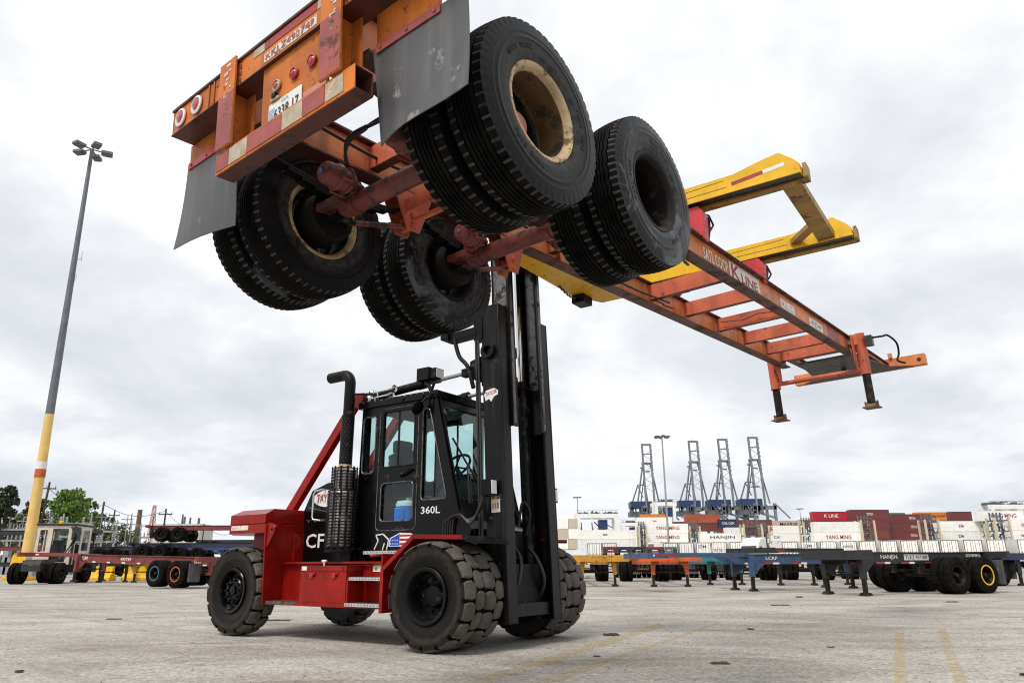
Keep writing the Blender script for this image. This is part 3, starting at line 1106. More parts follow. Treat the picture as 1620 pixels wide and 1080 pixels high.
def fk_wheel(x, y, drive, s):
    b = MB()
    # rim: s is the outward side
    d = (0, s, 0)
    c = (x, y, .561)
    if drive:
        b.lathe([(.262, .155), (.285, .16), (.292, .17), (.282, .178), (.255, .172), (.235, .14), (.228, .02), (.215, -.02), (.13, -.03), (.12, .01), (.115, .03),
                 (.105, .045), (.04, .055), (.0001, .056)], c, d, 48, cap=False)
        for k in range(10):
            a = k * PI / 5
            p = Vector((math.cos(a) * .165, s * -.026, math.sin(a) * .165)) + Vector(c)
            b.cyl(p, p + Vector((0, s * .03, 0)), .014, n=8)
    else:
        b.lathe([(.255, .14), (.275, .15), (.285, .16), (.275, .17), (.25, .165), (.235, .13), (.225, .05), (.19, .04), (.17, .06), (.165, .12), (.15, .135), (.10, .14),
                 (.095, .12), (.06, .12), (.055, .145), (.0001, .147)], c, d, 48, cap=False)
        for k in range(10):
            a = k * PI / 5
            p = Vector((math.cos(a) * .132, s * .13, math.sin(a) * .132)) + Vector(c)
            b.cyl(p, p + Vector((0, s * .032, 0)), .015, n=8)
    b.lathe([(.262, -.155), (.285, -.16), (.285, -.17), (.255, -.17), (.24, -.14), (.24, .12), (.262, .15)], c, d, 40, cap=False)
    w = b.build('wheel', M['black'] if not drive else M['blackm'], FK)
    t = bpy.data.objects.new('tyre', T_LUG)
    COL.objects.link(t)
    t.parent = w
    t.location = c
    t.rotation_euler = (0, random.uniform(0, 6), PI if s < 0 else 0)


for s in (-1, 1):
    for y in (1.08, .735):
        fk_wheel(0, s * y, True, s)
    fk_wheel(-3.49, s * .965, False, s)

# chassis frame, counterweight, side tanks
b = MB()
b.box(-2.86, .45, -.42, .42, .42, .88)
b.cyl((0, -.60, .56), (0, .60, .56), .2, n=24)
b.cyl((-3.454, -.8, .56), (-3.454, .8, .56), .12, n=16)
b.build('frame', M['blackm'], FK)
for s in (-1, 1):
    y0, y1 = sorted((s * .78, s * .425))
    b = MB()
    b.box(-2.90, -.82, y0, y1, .43, .89)
    b.build('side_tank', M['red'], FK, bevel=.008)
    b = MB()
    o0, o1 = sorted((s * .84, s * .45))
    b.box(-2.855, -.60, o0, o1, .892, .918)
    b.mi = 1
    b.box(-2.60, -1.95, *sorted((s * .8425, s * .80)), .9185, .9205)
    b.build('deck_plate', [M['red'], M['worn']], FK, bevel=.004)
    p0, p1 = sorted((s * 1.055, s * .79))
    b = MB()
    b.box(-2.86, -.80, p0, p1, .40, .445)
    b.mi = 1
    b.box(-2.84, -2.25, p0 + .004, p1 - .004, .4455, .4475)
    b.box(-2.84, -2.27, s * 1.0575, s * 1.0555, .41, .444)
    b.build('running_board', [M['red'], M['worn']], FK, bevel=.004)
    # front panel behind the steer wheel
    b = MB()
    b.prism([(s * 1.075, .395), (s * .43, .395), (s * .43, 1.40), (s * 1.125, 1.40), (s * 1.125, 1.27)], 'x', -2.912, -2.888)
    b.build('front_panel', M['red'], FK, bevel=.006)
    # tool box
    b = MB()
    b.box(-2.22, -1.41, *sorted((s * 1.05, s * .785)), .447, .80)
    b.box(-2.225, -1.405, *sorted((s * 1.055, s * .785)), .805, .868)
    b.mi = 1
    for x in (-2.0, -1.6):
        b.box(x - .05, x + .05, s * 1.0585, s * 1.072, .765, .79)
        b.box(x - .03, x + .03, s * 1.0725, s * 1.08, .735, .785)
    b.mi = 2
    b.box(-2.20, -2.11, s * 1.0562, s * 1.0575, .815, .862)
    b.cyl((-2.02, s * .86, .868), (-2.02, s * .86, .915), .012, n=8)
    b.cyl((-2.06, s * .86, .925), (-1.98, s * .86, .925), .016, n=8)
    b.build('tool_box', [M['red'], M['letred'], M['white']], FK, bevel=.004)
    # steps with perforated aluminium treads
    for x0, x1, ya, yb, z in ((-1.36, -.83, 1.05, .80, .74), (-1.40, -.82, 1.062, .80, .452), (-1.30, -.55, .90, .72, 1.035)):
        b = MB()
        lo, hi = sorted((s * ya, s * yb))
        b.box(x0, x1, lo, hi, z - .035, z - .005)
        b.mi = 1
        b.box(x0, x1, lo, hi, z - .005, z)
        b.box(x0, x1, *sorted((s * (ya + .001), s * (ya + .005))), z - .036, z - .001)
        b.mi = 2
        k = int((x1 - x0) / .05)
        for i in range(k):
            xx = x0 + .025 + i * (x1 - x0 - .02) / k
            b.cyl((xx, s * (ya + .005), z - .018), (xx, s * (ya + .0065), z - .018), .007, n=8)
            for yy in (ya - .05, ya - .12, ya - .19):
                if yy > yb:
                    b.lathe([(.012, z), (.010, z + .006), (.006, z + .006), (.0001, z + .003)], (xx, s * yy, 0), (0, 0, 1), 8)
        b.build('step', [M['red'], M['alu'], M['grease']], FK)
    b = MB()
    b.box(-.845, -.825, *sorted((s * 1.055, s * .78)), .37, 1.0)
    b.box(-1.405, -1.38, *sorted((s * 1.045, s * .785)), .45, .735)
    b.build('step_side', M['red'], FK, bevel=.003)
    # mudguard over the drive wheels
    pts = [(-.80, .36), (-.80, .83), (-.34, 1.185), (.36, 1.165), (.56, 1.10)]
    b = MB()
    lo, hi = sorted((s * 1.08, s * .50))
    pts = pts if s < 0 else pts[:4]
    for i, (p, q) in enumerate(zip(pts, pts[1:])):
        d = Vector((q[0] - p[0], 0, q[1] - p[1])).normalized()
        nn = Vector((-d.z, 0, d.x)) * .012
        P, Q = Vector((p[0], 0, p[1])), Vector((q[0], 0, q[1]))
        b.mi = 0 if i < 3 else 1
        b.prism([((P + nn).x, (P + nn).z), ((Q + nn).x, (Q + nn).z), ((Q - nn).x, (Q - nn).z), ((P - nn).x, (P - nn).z)], 'y', lo, hi)
        nn = nn * 2.6
        b.mi = 0 if i < 3 else 1
        b.prism([((P + nn * .5).x, (P + nn * .5).z), ((Q + nn * .5).x, (Q + nn * .5).z), ((Q - nn).x, (Q - nn).z), ((P - nn).x, (P - nn).z)], 'y',
                *sorted((s * 1.081, s * 1.092)))
    b.build('mudguard', [M['red'], M['blackm']], FK)
    # warning decals on the tank side
    for x in (-1.16, -.92) if s < 0 else ():
        b = MB()
        b.box(x - .08, x + .08, -.786, -.781, .80, .885)
        b.mi = 1
        b.box(x - .08, x + .08, -.7885, -.7865, .862, .885)
        b.box(x - .05, x - .01, -.7885, -.7865, .815, .85)
        b.build('warning_decal', [M['white'], M['chyel']], FK, smooth=0)

b = MB()
plan = [(-2.90, -1.13), (-2.90, 1.13), (-3.66, 1.13), (-4.05, .80), (-4.05, -.80), (-3.66, -1.13)]
b.prism(plan, 'z', 1.285, 1.40)
lid = [(x + (.01 if x < -3 else 0), y * 1.004) for x, y in plan]
top = [(-2.93, -.98), (-2.93, .98), (-3.60, .98), (-3.86, .7), (-3.86, -.7), (-3.60, -.98)]
vs = [(x, y, 1.406) for x, y in lid] + [(x, y, 1.525) for x, y in lid] + [(x, y, 1.60) for x, y in top]
b.add(vs, [tuple(range(6)), tuple(range(12, 18))] + [(i, (i + 1) % 6, 6 + (i + 1) % 6, 6 + i) for i in range(6)] +
      [(6 + i, 6 + (i + 1) % 6, 12 + (i + 1) % 6, 12 + i) for i in range(6)])
b.box(-3.75, -2.87, -.66, .66, .45, 1.285)
b.mi = 1
b.box(-3.62, -3.25, -1.1375, -1.1305, 1.325, 1.388)
b.build('counterweight', [M['red'], M['wornwhite']], FK, bevel=.014)
for s in (-1, 1):   # tow lugs on the corners
    b = MB()
    b.plate([[(-2.80, 1.40), (-2.74, 1.36), (-2.75, 1.28), (-2.87, 1.10), (-2.93, 1.12), (-2.93, 1.42)],
             [(-2.80 + .02 * math.cos(a * .7), 1.32 + .02 * math.sin(a * .7)) for a in range(9)]], 'y', *sorted((s * 1.10, s * 1.06)))
    b.build('tow_lug', M['red'], FK, bevel=.006)

# engine hood
b = MB()
hp = [(-2.90, .92), (-2.915, 1.60), (-2.77, 1.86), (-2.47, 1.95), (-1.70, 1.99), (-1.70, .92)]
b.prism(hp, 'y', -.50, .50)
b.mi = 1
for s in (-1, 1):
    for k in range(9):
        x = -2.80 + k * .13
        b.lathe([(.009, 0), (.007, .005), (.0001, .006)], (x, s * .5, 1.445), (0, s, 0), 8)
b.mi = 2
for s in (-1, 1):
    b.bar((-2.83, s * .5015, 1.64), (-2.2, s * .5015, 1.52), .003, .012)
    b.box(-2.86, -1.72, *sorted((s * .5004, s * .503)), 1.462, 1.470)
b.build('hood', [M['black'], M['alu'], M['worn']], FK, bevel=.012)
HY = -.503
lettering('CFE', (-2.56, HY, 1.19), (1, 0, 0), (0, 0, 1), .185, .52, M['white'], FK)
b = MB()
b.prism([(-2.46 + .25 * math.cos(a) * (1 + .1 * math.cos(2 * a)), 1.745 + .115 * math.sin(a)) for a in [k * PI / 12 for k in range(24)]], 'y', HY - .004, HY + .002)
sg = b.build('name_badge', M['white'], FK, smooth=0)
lettering('TAYLOR', (-2.45, HY - .004, 1.745), (1, 0, .0), (0, 0, 1), .12, .42, M['letred'], sg)
b = MB()
b.tube([(-2.50, -.50, 1.86), (-2.50, -.56, 1.86), (-2.62, -.58, 1.84), (-2.645, -.58, 1.80), (-2.645, -.58, 1.50), (-2.62, -.58, 1.465), (-2.50, -.56, 1.45), (-2.50, -.50, 1.45)], .013, 8)
b.build('grab_handle', M['alu'], FK)
b = MB()
for k in range(14):
    x = -1.72 + random.uniform(0, .35)
    z = 1.0 + random.uniform(0, .12)
    b.tube([(x, -.52, z), (x + .1, -.60, z + random.uniform(-.03, .05)), (x + .25, -.56, z - .02)], random.uniform(.008, .02), 6)
b.build('engine_pipes', [M['letred']], FK)

# exhaust: guard, muffler, stack
EX, EY = -1.84, -.78
b = MB()
b.lathe([(.0001, 1.08), (.15, 1.09), (.165, 1.12), (.165, 1.76), (.14, 1.80), (.14, 2.04), (.09, 2.08)], (EX, EY, 0), (0, 0, 1), 28)
MU = b.build('muffler', M['chrome'] if False else mat('dull_muffler_steel', (.50, .47, .43), .3, metal=.7, var=.3, scale=7, rust=.35, rustcol=(.12, .07, .03)), FK)
b = MB()
def guard(r, z0, z1, nb, step):
    for k in range(nb):
        a = 2 * PI * k / nb
        p = (EX + r * math.cos(a), EY + r * math.sin(a))
        tang = Vector((-math.sin(a), math.cos(a), 0))
        b.bar((p[0], p[1], z0), (p[0], p[1], z1), .004, .026, tang)
    z = z0
    while z <= z1 + .001:
        b.lathe([(r - .003, z - .007), (r + .004, z - .007), (r + .004, z + .007), (r - .003, z + .007)], (EX, EY, 0), (0, 0, 1), 24, closed=True)
        z += step
guard(.195, 1.055, 1.80, 14, .038)
guard(.165, 1.80, 2.09, 12, .038)
b.lathe([(.12, 1.03), (.20, 1.03), (.20, 1.055), (.12, 1.055)], (EX, EY, 0), (0, 0, 1), 24, closed=True)
b.box(EX - .1, EX + .1, -.70, -.46, .92, 1.05)
b.build('muffler_guard', M['blackm'], MU, smooth=0)
b = MB()
b.lathe([(.085, 2.12), (.085, 2.76), (.065, 2.77)], (EX, EY, 0), (0, 0, 1), 24)
b.mi = 2
for i in range(16):
    for k in range(12):
        a = 2 * PI * (k + .5 * (i % 2)) / 12
        c = Vector((EX + .0855 * math.cos(a), EY + .0855 * math.sin(a), 2.17 + i * .036))
        b.lathe([(.010, .0005), (.0001, .0008)], c, (math.cos(a), math.sin(a), 0), 6)
b.mi = 0
pts = [(EX, EY, 2.7), (EX, EY, 3.20)]
for k in range(9):
    a = k / 8 * PI / 2
    pts.append((EX - .13 + .13 * math.cos(a), EY, 3.20 + .13 * math.sin(a)))
pts += [(EX - .40, EY, 3.33)]
b.tube(pts, .072, 22, cap=False)
b.tube(pts[-1:] + [(EX - .2, EY, 3.33)], .066, 22, cap=False)
b.mi = 1
b.lathe([(.088, 2.085), (.088, 2.12), (.07, 2.12)], (EX, EY, 0), (0, 0, 1), 24)
b.mi = 0
b.bar((EX + .05, EY, 3.05), (EX + .28, EY + .15, 3.05), .03, .02)
b.build('exhaust_stack', [M['blackm'], M['rimcream'], M['grease']], MU)

# red struts up to the tilt cylinders
for s in (-1, 1):
    b = MB()
    b.bar((-3.28, s * .46, 1.56), (-2.02, s * .46, 3.06), .10, .13)
    b.box(-2.14, -1.86, s * .46 - .06, s * .46 + .06, 2.93, 3.13)
    b.build('strut', M['red'], FK, bevel=.008)
    b = MB()
    tl = R(2)
    b.tube([(-1.93, s * .46, 3.04), (-.82, s * .46, 3.115)], .056, 18)
    b.tube([(-.90, s * .46, 3.11), (-.79, s * .46, 3.117)], .066, 18)
    b.mi = 1
    b.tube([(-.80, s * .46, 3.116), (-.12, s * .46, 3.155)], .026, 12)
    b.mi = 0
    b.bar((-.16, s * .46, 3.15), (.10, s * .46, 3.165), .09, .10)
    b.cyl((.0, s * .46 - .07, 3.16), (.0, s * .46 + .07, 3.16), .03, n=12)
    b.build('tilt_cylinder', [M['blackm'], M['steel']], FK, bevel=.004)

# cab
CY = .62
CB = MB()
outer = [(-1.76, 1.02), (.02, 1.02), (.12, 1.26), (-.13, 1.55), (-.48, 2.86), (-1.74, 2.86)]
qw = rrect(-1.70, -1.475, 2.0, 2.74, .06)
dw = rrect(-1.345, -.80, 2.06, 2.775, .025)
lw = rrect(-1.335, -.79, 1.39, 1.86, .06)
fw = rpoly([(-.66, 1.62), (-.255, 1.62), (-.555, 2.74), (-.66, 2.74)], .05)
for s in (-1, 1):
    CB.plate([outer, qw, dw, lw, fw], 'y', *sorted((s * CY, s * (CY - .05))))
CB.box(-1.76, .02, -CY + .052, CY - .052, 1.02, 1.24)            # floor
CB.box(-1.755, -1.70, -CY + .052, CY - .052, 1.24, 2.0)          # rear lower wall
for y in (-CY + .052, CY - .13):
    CB.box(-1.755, -1.70, y, y + .078, 2.0, 2.86)
CAB = CB.build('cab', M['black'], FK, bevel=.006)
# front wall: slanting frame
def front(u, z):   # point on the slanting windscreen plane
    t = (z - 1.55) / 1.31
    return (-.13 - .35 * t, u, z)
b = MB()
d = Vector((-.35, 0, 1.31)).normalized()
nn = Vector((1.31, 0, .35)).normalized()
fo = [(-CY - .004, 1.34), (CY + .004, 1.34), (CY + .004, 2.86), (-CY - .004, 2.86)]
fh = rrect(-.53, .53, 1.62, 2.76, .07)
m0 = MB()
m0.plate([fo, fh], 'x', 0, .05)
vs = []
for v in m0.v:
    p = Vector(front(v.y, v.z)) + nn * (v.x - .02)
    vs.append(p)
b.add(vs, m0.f)
b.prism([(.10, 1.03), (.13, 1.27), (-.10, 1.40), (-.10, 1.03)], 'y', -CY + .052, CY - .052)
b.build('windscreen_frame', M['black'], CAB, bevel=.008)
b = MB()
b.add([Vector(front(y, z)) + nn * t for t in (0.0, .006) for y, z in ((-.54, 1.6), (.54, 1.6), (.54, 2.77), (-.54, 2.77))],
      [(0, 1, 2, 3), (7, 6, 5, 4), (0, 4, 5, 1), (1, 5, 6, 2), (2, 6, 7, 3), (3, 7, 4, 0)])
b.build('windscreen', M['glass'], CAB, smooth=0)
for s in (-1, 1):
    for nm, l in (('quarter_window', qw), ('door_window', dw), ('door_window', lw), ('quarter_window', fw)):
        b = MB()
        b.plate([[(x, z) for x, z in l]], 'y', *sorted((s * (CY - .028), s * (CY - .022))))
        b.build(nm, M['glass'], CAB, smooth=0)
    b = MB()      # window gaskets and door edge
    def ring(l, y, r, mi):
        b.mi = mi
        pts = [(x, y, z) for x, z in l]
        b.tube(pts + [pts[0]], r, 6, cap=False)
    for l in (qw, lw, fw):
        ring(l, s * (CY + .001), .010, 1)
    ring(dw, s * (CY - .004), .012, 0)
    ring(rrect(-1.40, -.735, 1.28, 2.815, .07), s * (CY + .0005), .007, 1)
    b.mi = 0
    b.box(-1.10, -1.075, *sorted((s * (CY - .02), s * (CY - .035))), 2.06, 2.775)
    b.box(-.475, -.465, *sorted((s * (CY - .018), s * (CY - .03))), 1.65, 2.70)
    b.tube([(-.98, s * CY, 1.93), (-.98, s * (CY + .04), 1.94), (-.82, s * (CY + .045), 2.0), (-.80, s * CY, 2.0)], .016, 8)
    for z in (1.5, 2.45):
        b.cyl((-1.415, s * (CY + .012), z), (-1.415, s * (CY + .012), z + .12), .016, n=8)
    b.lathe([(.022, 0), (.022, .03), (.012, .032), (.0001, .034)], (-1.60, s * CY, 1.93), (0, s, 0), 12)
    b.build('door_trim', [M['blackm'], M['worn']], CAB)
    b = MB()   # windscreen corner rails
    b.tube([Vector(front(s * (CY + .005), 2.86)) + nn * .03, Vector(front(s * (CY + .005), 1.45)) + nn * .035], .014, 8)
    b.tube([Vector(front(s * (CY - .05), 2.86)) + nn * .04, Vector(front(s * (CY - .05), 1.45)) + nn * .045], .012, 8)
    b.build('corner_rail', M['blackm'], CAB)
b = MB()
b.box(-1.80, -.43, -CY - .03, CY + .03, 2.862, 2.955)
b.box(-1.70, -.60, -.5, .5, 2.955, 2.985)
b.mi = 1
for k in range(12):
    b.lathe([(.012, 0), (.008, .006), (.0001, .007)], (-1.7 + k * .105, -CY - .03, 2.935), (0, -1, 0), 8)
b.mi = 0
for x in (-1.0, -.66):
    b.cyl((x, -CY - .03, 2.905), (x, -CY - .045, 2.905), .03, n=14)
b.build('roof', [M['black'], M['worn']], CAB, bevel=.014)
# rear window: two panes
b = MB()
b.box(-1.735, -1.729, -.49, .49, 2.0, 2.86)
b.build('rear_window', M['glass'], CAB, smooth=0)
# inside the cab
b = MB()
b.box(-1.45, -.95, -.24, .24, 1.24, 1.58)
b.box(-1.46, -.92, -.26, .26, 1.58, 1.72)
b.bar((-1.42, 0, 1.70), (-1.58, 0, 2.30), .46, .12, (0, 1, 0))
b.bar((-1.42, 0, 1.70), (-1.58, 0, 2.30), .12, .46, (0, 1, 0))
b.box(-1.64, -1.50, -.14, .14, 2.32, 2.5)
b.build('seat', M['interior'], CAB, bevel=.03)
b = MB()
b.box(-.62, -.20, -.34, .30, 1.24, 1.70)
b.prism([(-.62, 1.70), (-.20, 1.70), (-.28, 1.86), (-.50, 1.90)], 'y', -.34, .20)
b.box(-1.1, -.80, .34, .55, 1.24, 1.85)
for k in range(4):
    b.tube([(-.95, .38 + .04 * k, 1.85), (-.93, .38 + .04 * k, 2.0)], .01, 6)
    b.lathe([(.0001, -.02), (.018, 0), (.0001, .02)], (-.93, .38 + .04 * k, 2.01), (0, 0, 1), 8)
b.tube([(-.45, 0, 1.86), (-.62, 0, 2.06)], .03, 10)
wn = Vector((-.17, 0, .20)).normalized()
wc = Vector((-.63, 0, 2.08))
u, w_ = b.frame(wn)
rim = [wc + (u * math.cos(k * PI / 14) + w_ * math.sin(k * PI / 14)) * .215 for k in range(29)]
b.tube(rim, .017, 8, cap=False)
for k in (0, 9, 19):
    b.tube([wc, rim[k]], .012, 6)
b.build('dashboard', M['interior'], CAB, bevel=.006)
b = MB()   # roof console, fan and headliner over the driver
b.box(-1.66, -.55, -.52, .52, 2.82, 2.855)
b.prism([(-.62, 2.80), (-.50, 2.80), (-.62, 2.5), (-.70, 2.55)], 'y', -.50, -.32)
b.tube([(-.55, -.40, 2.78), (-.52, -.38, 2.5), (-.50, -.36, 2.3), (-.46, -.38, 1.8)], .045, 8)
b.bar((-.55, .0, 2.66), (-.56, .28, 2.76), .08, .10)
b.build('headliner', M['interior'], CAB, bevel=.006)
# wipers
b = MB()
def fp(y, z, l=.06):
    return Vector(front(y, z)) + nn * l
b.tube([fp(-.42, 1.55), fp(-.30, 2.05)], .012, 6)
b.tube([fp(-.37, 1.55), fp(-.26, 2.05)], .008, 6)
b.tube([fp(-.48, 2.35, .045), fp(-.30, 2.05, .05), fp(-.02, 1.66, .045)], .012, 6)
b.tube([fp(-.34, 2.10, .05), fp(.10, 1.62, .045)], .008, 6)
b.build('wiper', M['hose'], CAB)
lettering('360L', (-.50, -CY - .001, 1.50), (1, 0, 0), (0, 0, 1), .085, .30, M['white'], CAB)
# cow decal: an arched flag patch on the side apron
b = MB()
b.prism([(-1.02, 1.10), (-.62, 1.10), (-.58, 1.20), (-.66, 1.25), (-.84, 1.26), (-1.0, 1.20)], 'y', -.632, -.622)
b.mi = 1
b.prism([(-1.0, 1.11), (-.84, 1.11), (-.84, 1.248), (-.99, 1.19)], 'y', -.6345, -.6325)
b.mi = 2
for z0, z1 in ((1.115, 1.14), (1.165, 1.19), (1.215, 1.235)):
    b.box(-.835, -.63, -.6345, -.6325, z0, z1)
b.mi = 0
for k in range(8):
    b.box(-.985 + (k % 4) * .035, -.972 + (k % 4) * .035, -.636, -.635, 1.125 + (k // 4) * .04, 1.138 + (k // 4) * .04)
for p, q in (((-1.24, 1.24), (-1.12, 1.25)), ((-1.12, 1.25), (-1.02, 1.18)), ((-1.24, 1.24), (-1.20, 1.17)), ((-1.20, 1.17), (-1.26, 1.07)), ((-1.02, 1.18), (-1.05, 1.06)), ((-1.12, 1.06), (-1.09, 1.14))):
    b.bar((p[0], -.628, p[1]), (q[0], -.628, q[1]), .012, .014)
fd = b.build('flag_decal', [M['white'], mat('flag_blue', (.02, .05, .35), .4), M['reflred']], CAB, smooth=0)
fd.location = (-.13, -.002, -.01)

# roof fittings: air horns, work lamp, mirror
b = MB()
for y, z in ((-.60, 3.07), (-.64, 2.985)):
    b.lathe([(.0001, 0), (.045, .0), (.05, .03), (.035, .06), (.014, .07), (.015, .30), (.022, .36), (.042, .42), (.048, .425), (.03, .39), (.0001, .30)],
            (-1.62, y, z), (1, 0, .03), 18)
    b.cyl((-1.5, y, z), (-1.5, y, 2.95), .01, n=6)
b.build('air_horn', M['chrome'], CAB)
b = MB()
b.box(-.80, -.60, -.62, -.36, 3.12, 3.28)
b.tube([(-.7, -.55, 3.12), (-.60, -.60, 3.03), (-.56, -.60, 2.955)], .025, 8)
b.tube([(-.66, -.55, 3.12), (-.52, -.60, 3.05), (-.56, -.60, 2.955)], .02, 8)
b.box(-.60, -.50, -.60, -.44, 3.13, 3.26)
b.mi = 1
b.box(-.4995, -.496, -.59, -.45, 3.14, 3.25)
b.mi = 0
b.build('work_lamp', [M['blackm'], M['whitepl']], CAB, bevel=.008)
b = MB()
b.lathe([(.0001, -.04), (.05, -.035), (.085, -.012), (.09, 0), (.082, .006), (.0001, .010)], (-.66, -.73, 2.735), (.9, -.1, -.45), 24)
b.tube([(-.66, -.73, 2.76), (-.60, -.66, 2.86), (-.56, -.62, 2.90)], .013, 8)
b.tube([(-.55, -.66, 2.60), (-.53, -.67, 2.86), (-.50, -.67, 2.90), (-.42, -.64, 2.91)], .012, 8)
b.build('mirror', M['blackm'], CAB)
# faint gear pile on the cab roof
b = MB()
b.tube([(-1.2, .1, 3.0), (-1.19, .1, 3.08)], .07, 14)
b.tube([(-.95, .2, 2.985), (-.94, .2, 3.05)], .06, 14)
b.build('roof_beacon', M['whitepl'], CAB)

# ------------------------------------------------------------ mast (tilted back two degrees)
MS = bpy.data.objects.new('mast', None)
b = MB()
def chan(b, s, x0, x1, yo, w, z0, z1, t=.03):
    """channel opening inward: web at |y| = yo, flanges w wide"""
    b.box(x0, x1, *sorted((s * yo, s * (yo - t))), z0, z1)
    for a, c in ((x0, x0 + t), (x1 - t, x1)):
        b.box(a, c, *sorted((s * (yo - t), s * (yo - w))), z0, z1)
for s in (-1, 1):
    chan(b, s, .31, .57, .56, .19, .24, 3.92)
b.box(.35, .52, -.528, .528, .30, .44)
b.box(.28, .31, -.545, .545, .92, 1.22)
b.box(.28, .31, -.545, .545, 2.92, 3.06)
MAST = b.build('mast', M['mast'], FK, bevel=.006)
MAST.location = (.03, 0, 0)
MAST.rotation_euler = (0, -R(2.4), 0)
b = MB()
for s in (-1, 1):
    chan(b, s, .345, .605, .366, .105, 2.42, 5.95, .028)
b.box(.345, .40, -.337, .337, 5.6, 5.9)
b.mi = 1
for s in (-1, 1):
    b.box(.40, .56, *sorted((s * .3375, s * .335)), 3.0, 5.6)
    b.box(.6055, .6075, *sorted((s * .30, s * .35)), 2.45, 5.9)
    b.box(.38, .57, *sorted((s * .3685, s * .3665)), 3.95, 5.9)
b.build('inner_mast', [M['mast'], M['worn']], MAST, bevel=.004)
for s in (-1, 1):
    b = MB()
    b.tube([(.33, s * .25, .40), (.33, s * .25, 3.05)], .062, 18)
    b.lathe([(.062, 3.0), (.075, 3.01), (.075, 3.1), (.05, 3.12)], (.33, s * .25, 0), (0, 0, 1), 18)
    b.mi = 1
    b.tube([(.33, s * .25, 3.1), (.33, s * .25, 5.75)], .042, 16)
    b.build('lift_cylinder', [M['blackm'], M['chrome']], MAST)
    b = MB()   # leaf chain as alternating links
    z = 3.6
    k = 0
    while z < 5.6:
        w = .022 if k % 2 else .034
        b.box(.26, .315, s * .42 - w, s * .42 + w, z, z + .034)
        z += .036
        k += 1
    b.build('lift_chain', M['grease'], MAST, smooth=0)
    b = MB()
    for k, (dx, dy) in enumerate(((.20, .57), (.24, .575), (.17, .53))):
        b.tube([(.02 + dx, s * dy, 1.1), (.03 + dx, s * dy, 2.2), (.03 + dx, s * dy, 3.5)], .016, 8)
    b.tube(crv([(.34, s * .20, 1.2), (.42, s * .18, 1.45), (.36, s * .12, 1.58), (.30, s * .10, 1.3)]), .018, 8)
    b.tube(crv([(.40, s * .30, .45), (.52, s * .27, .66), (.50, s * .18, .9), (.40, s * .15, 1.05)]), .022, 8)
    b.build('mast_hose', M['hose'], MAST)
b = MB()
b.tube(crv([(.30, .33, 1.2), (.30, .31, 1.6), (.30, .335, 2.0), (.30, .31, 2.4), (.30, .33, 2.8)]), .014, 6)
b.tube([(.2, .66, 1.7), (.2, .66, 5.6)], .014, 6)
b.tube([(.2, .70, 3.0), (.2, .70, 5.6)], .010, 6)
b.box(.12, .28, .60, .74, 2.7, 2.95)
b.lathe([(.07, -.03), (.1, -.02), (.1, .02), (.07, .03)], (.4, .64, 1.45), (0, 1, 0), 16)
b.build('mast_hose', M['hose'], MAST)
for s in (-1, 1):
    # top chain anchors, pivot rings and tilt lugs
    b = MB()
    b.box(-.20, .24, *sorted((s * .585, s * .45)), 3.57, 3.68)
    b.box(-.28, -.16, *sorted((s * .64, s * .40)), 3.60, 3.72)
    b.tube([(.2, s * .52, 3.62), (.2, s * .52, 3.86)], .03, 8)
    b.box(.20, .33, *sorted((s * .575, s * .45)), 3.50, 3.80)
    b.lathe([(.055, .0), (.10, .0), (.10, .05), (.055, .05)], (.42, s * .56, 3.33), (0, s, 0), 24, closed=True)
    b.prism([(.10, 3.05), (.31, 2.95), (.31, 3.3), (.12, 3.26)], 'y', *sorted((s * .555, s * .50)))
    b.tube(crv([(-.1, s * .58, 3.6), (-.02, s * .59, 3.35), (.12, s * .60, 3.18), (.20, s * .60, 2.9)]), .028, 8)
    b.build('mast_bracket', M['blackm'], MAST, bevel=.006)
# head lamps, decals and name badge on the mast
for s in (-1, 1):
    b = MB()
    b.box(.36, .50, *sorted((s * .72, s * .60)), 1.60, 1.78)
    b.box(.38, .46, *sorted((s * .60, s * .56)), 1.66, 1.72)
    b.mi = 1
    b.box(.5005, .506, *sorted((s * .71, s * .61)), 1.615, 1.765)
    b.mi = 0
    b.build('head_lamp', [M['blackm'], M['whitepl']], MAST, bevel=.01)
b = MB()
for k in range(5):
    b.tube(crv([(.33, -.60 - .012 * k, 1.75), (.30, -.62 - .015 * k, 1.55), (.20, -.66 - .02 * k, 1.40 - .02 * k), (.04, -.68 - .015 * k, 1.36 + .015 * k),
                (-.07 - .03 * k, -.66, 1.42 - .01 * k), (-.13 - .035 * k, -.65, 1.32), (-.14 - .035 * k, -.64, 1.12)]), .012, 7)
b.build('hose_loop', M['hose'], FK)
b = MB()
b.box(.39, .51, -.5645, -.561, 1.42, 1.60)
b.mi = 1
b.box(.39, .51, -.5665, -.565, 1.565, 1.60)
for k in range(3):
    b.box(.402 + .036 * k, .422 + .036 * k, -.5665, -.565, 1.46, 1.52)
b.build('warning_decal', [M['white'], M['chyel']], MAST, smooth=0)
b = MB()
b.prism([(.33, 2.80), (.36, 2.845), (.48, 2.86), (.535, 2.82), (.53, 2.775), (.47, 2.755), (.43, 2.70), (.40, 2.74), (.35, 2.72), (.34, 2.755)], 'y', -.564, -.5605)
sg = b.build('name_badge', M['white'], MAST, smooth=0)
lettering('TAYLOR', (.434, -.564, 2.808), (1, 0, .12), (-.12, 0, 1), .045, .17, M['letred'], sg)

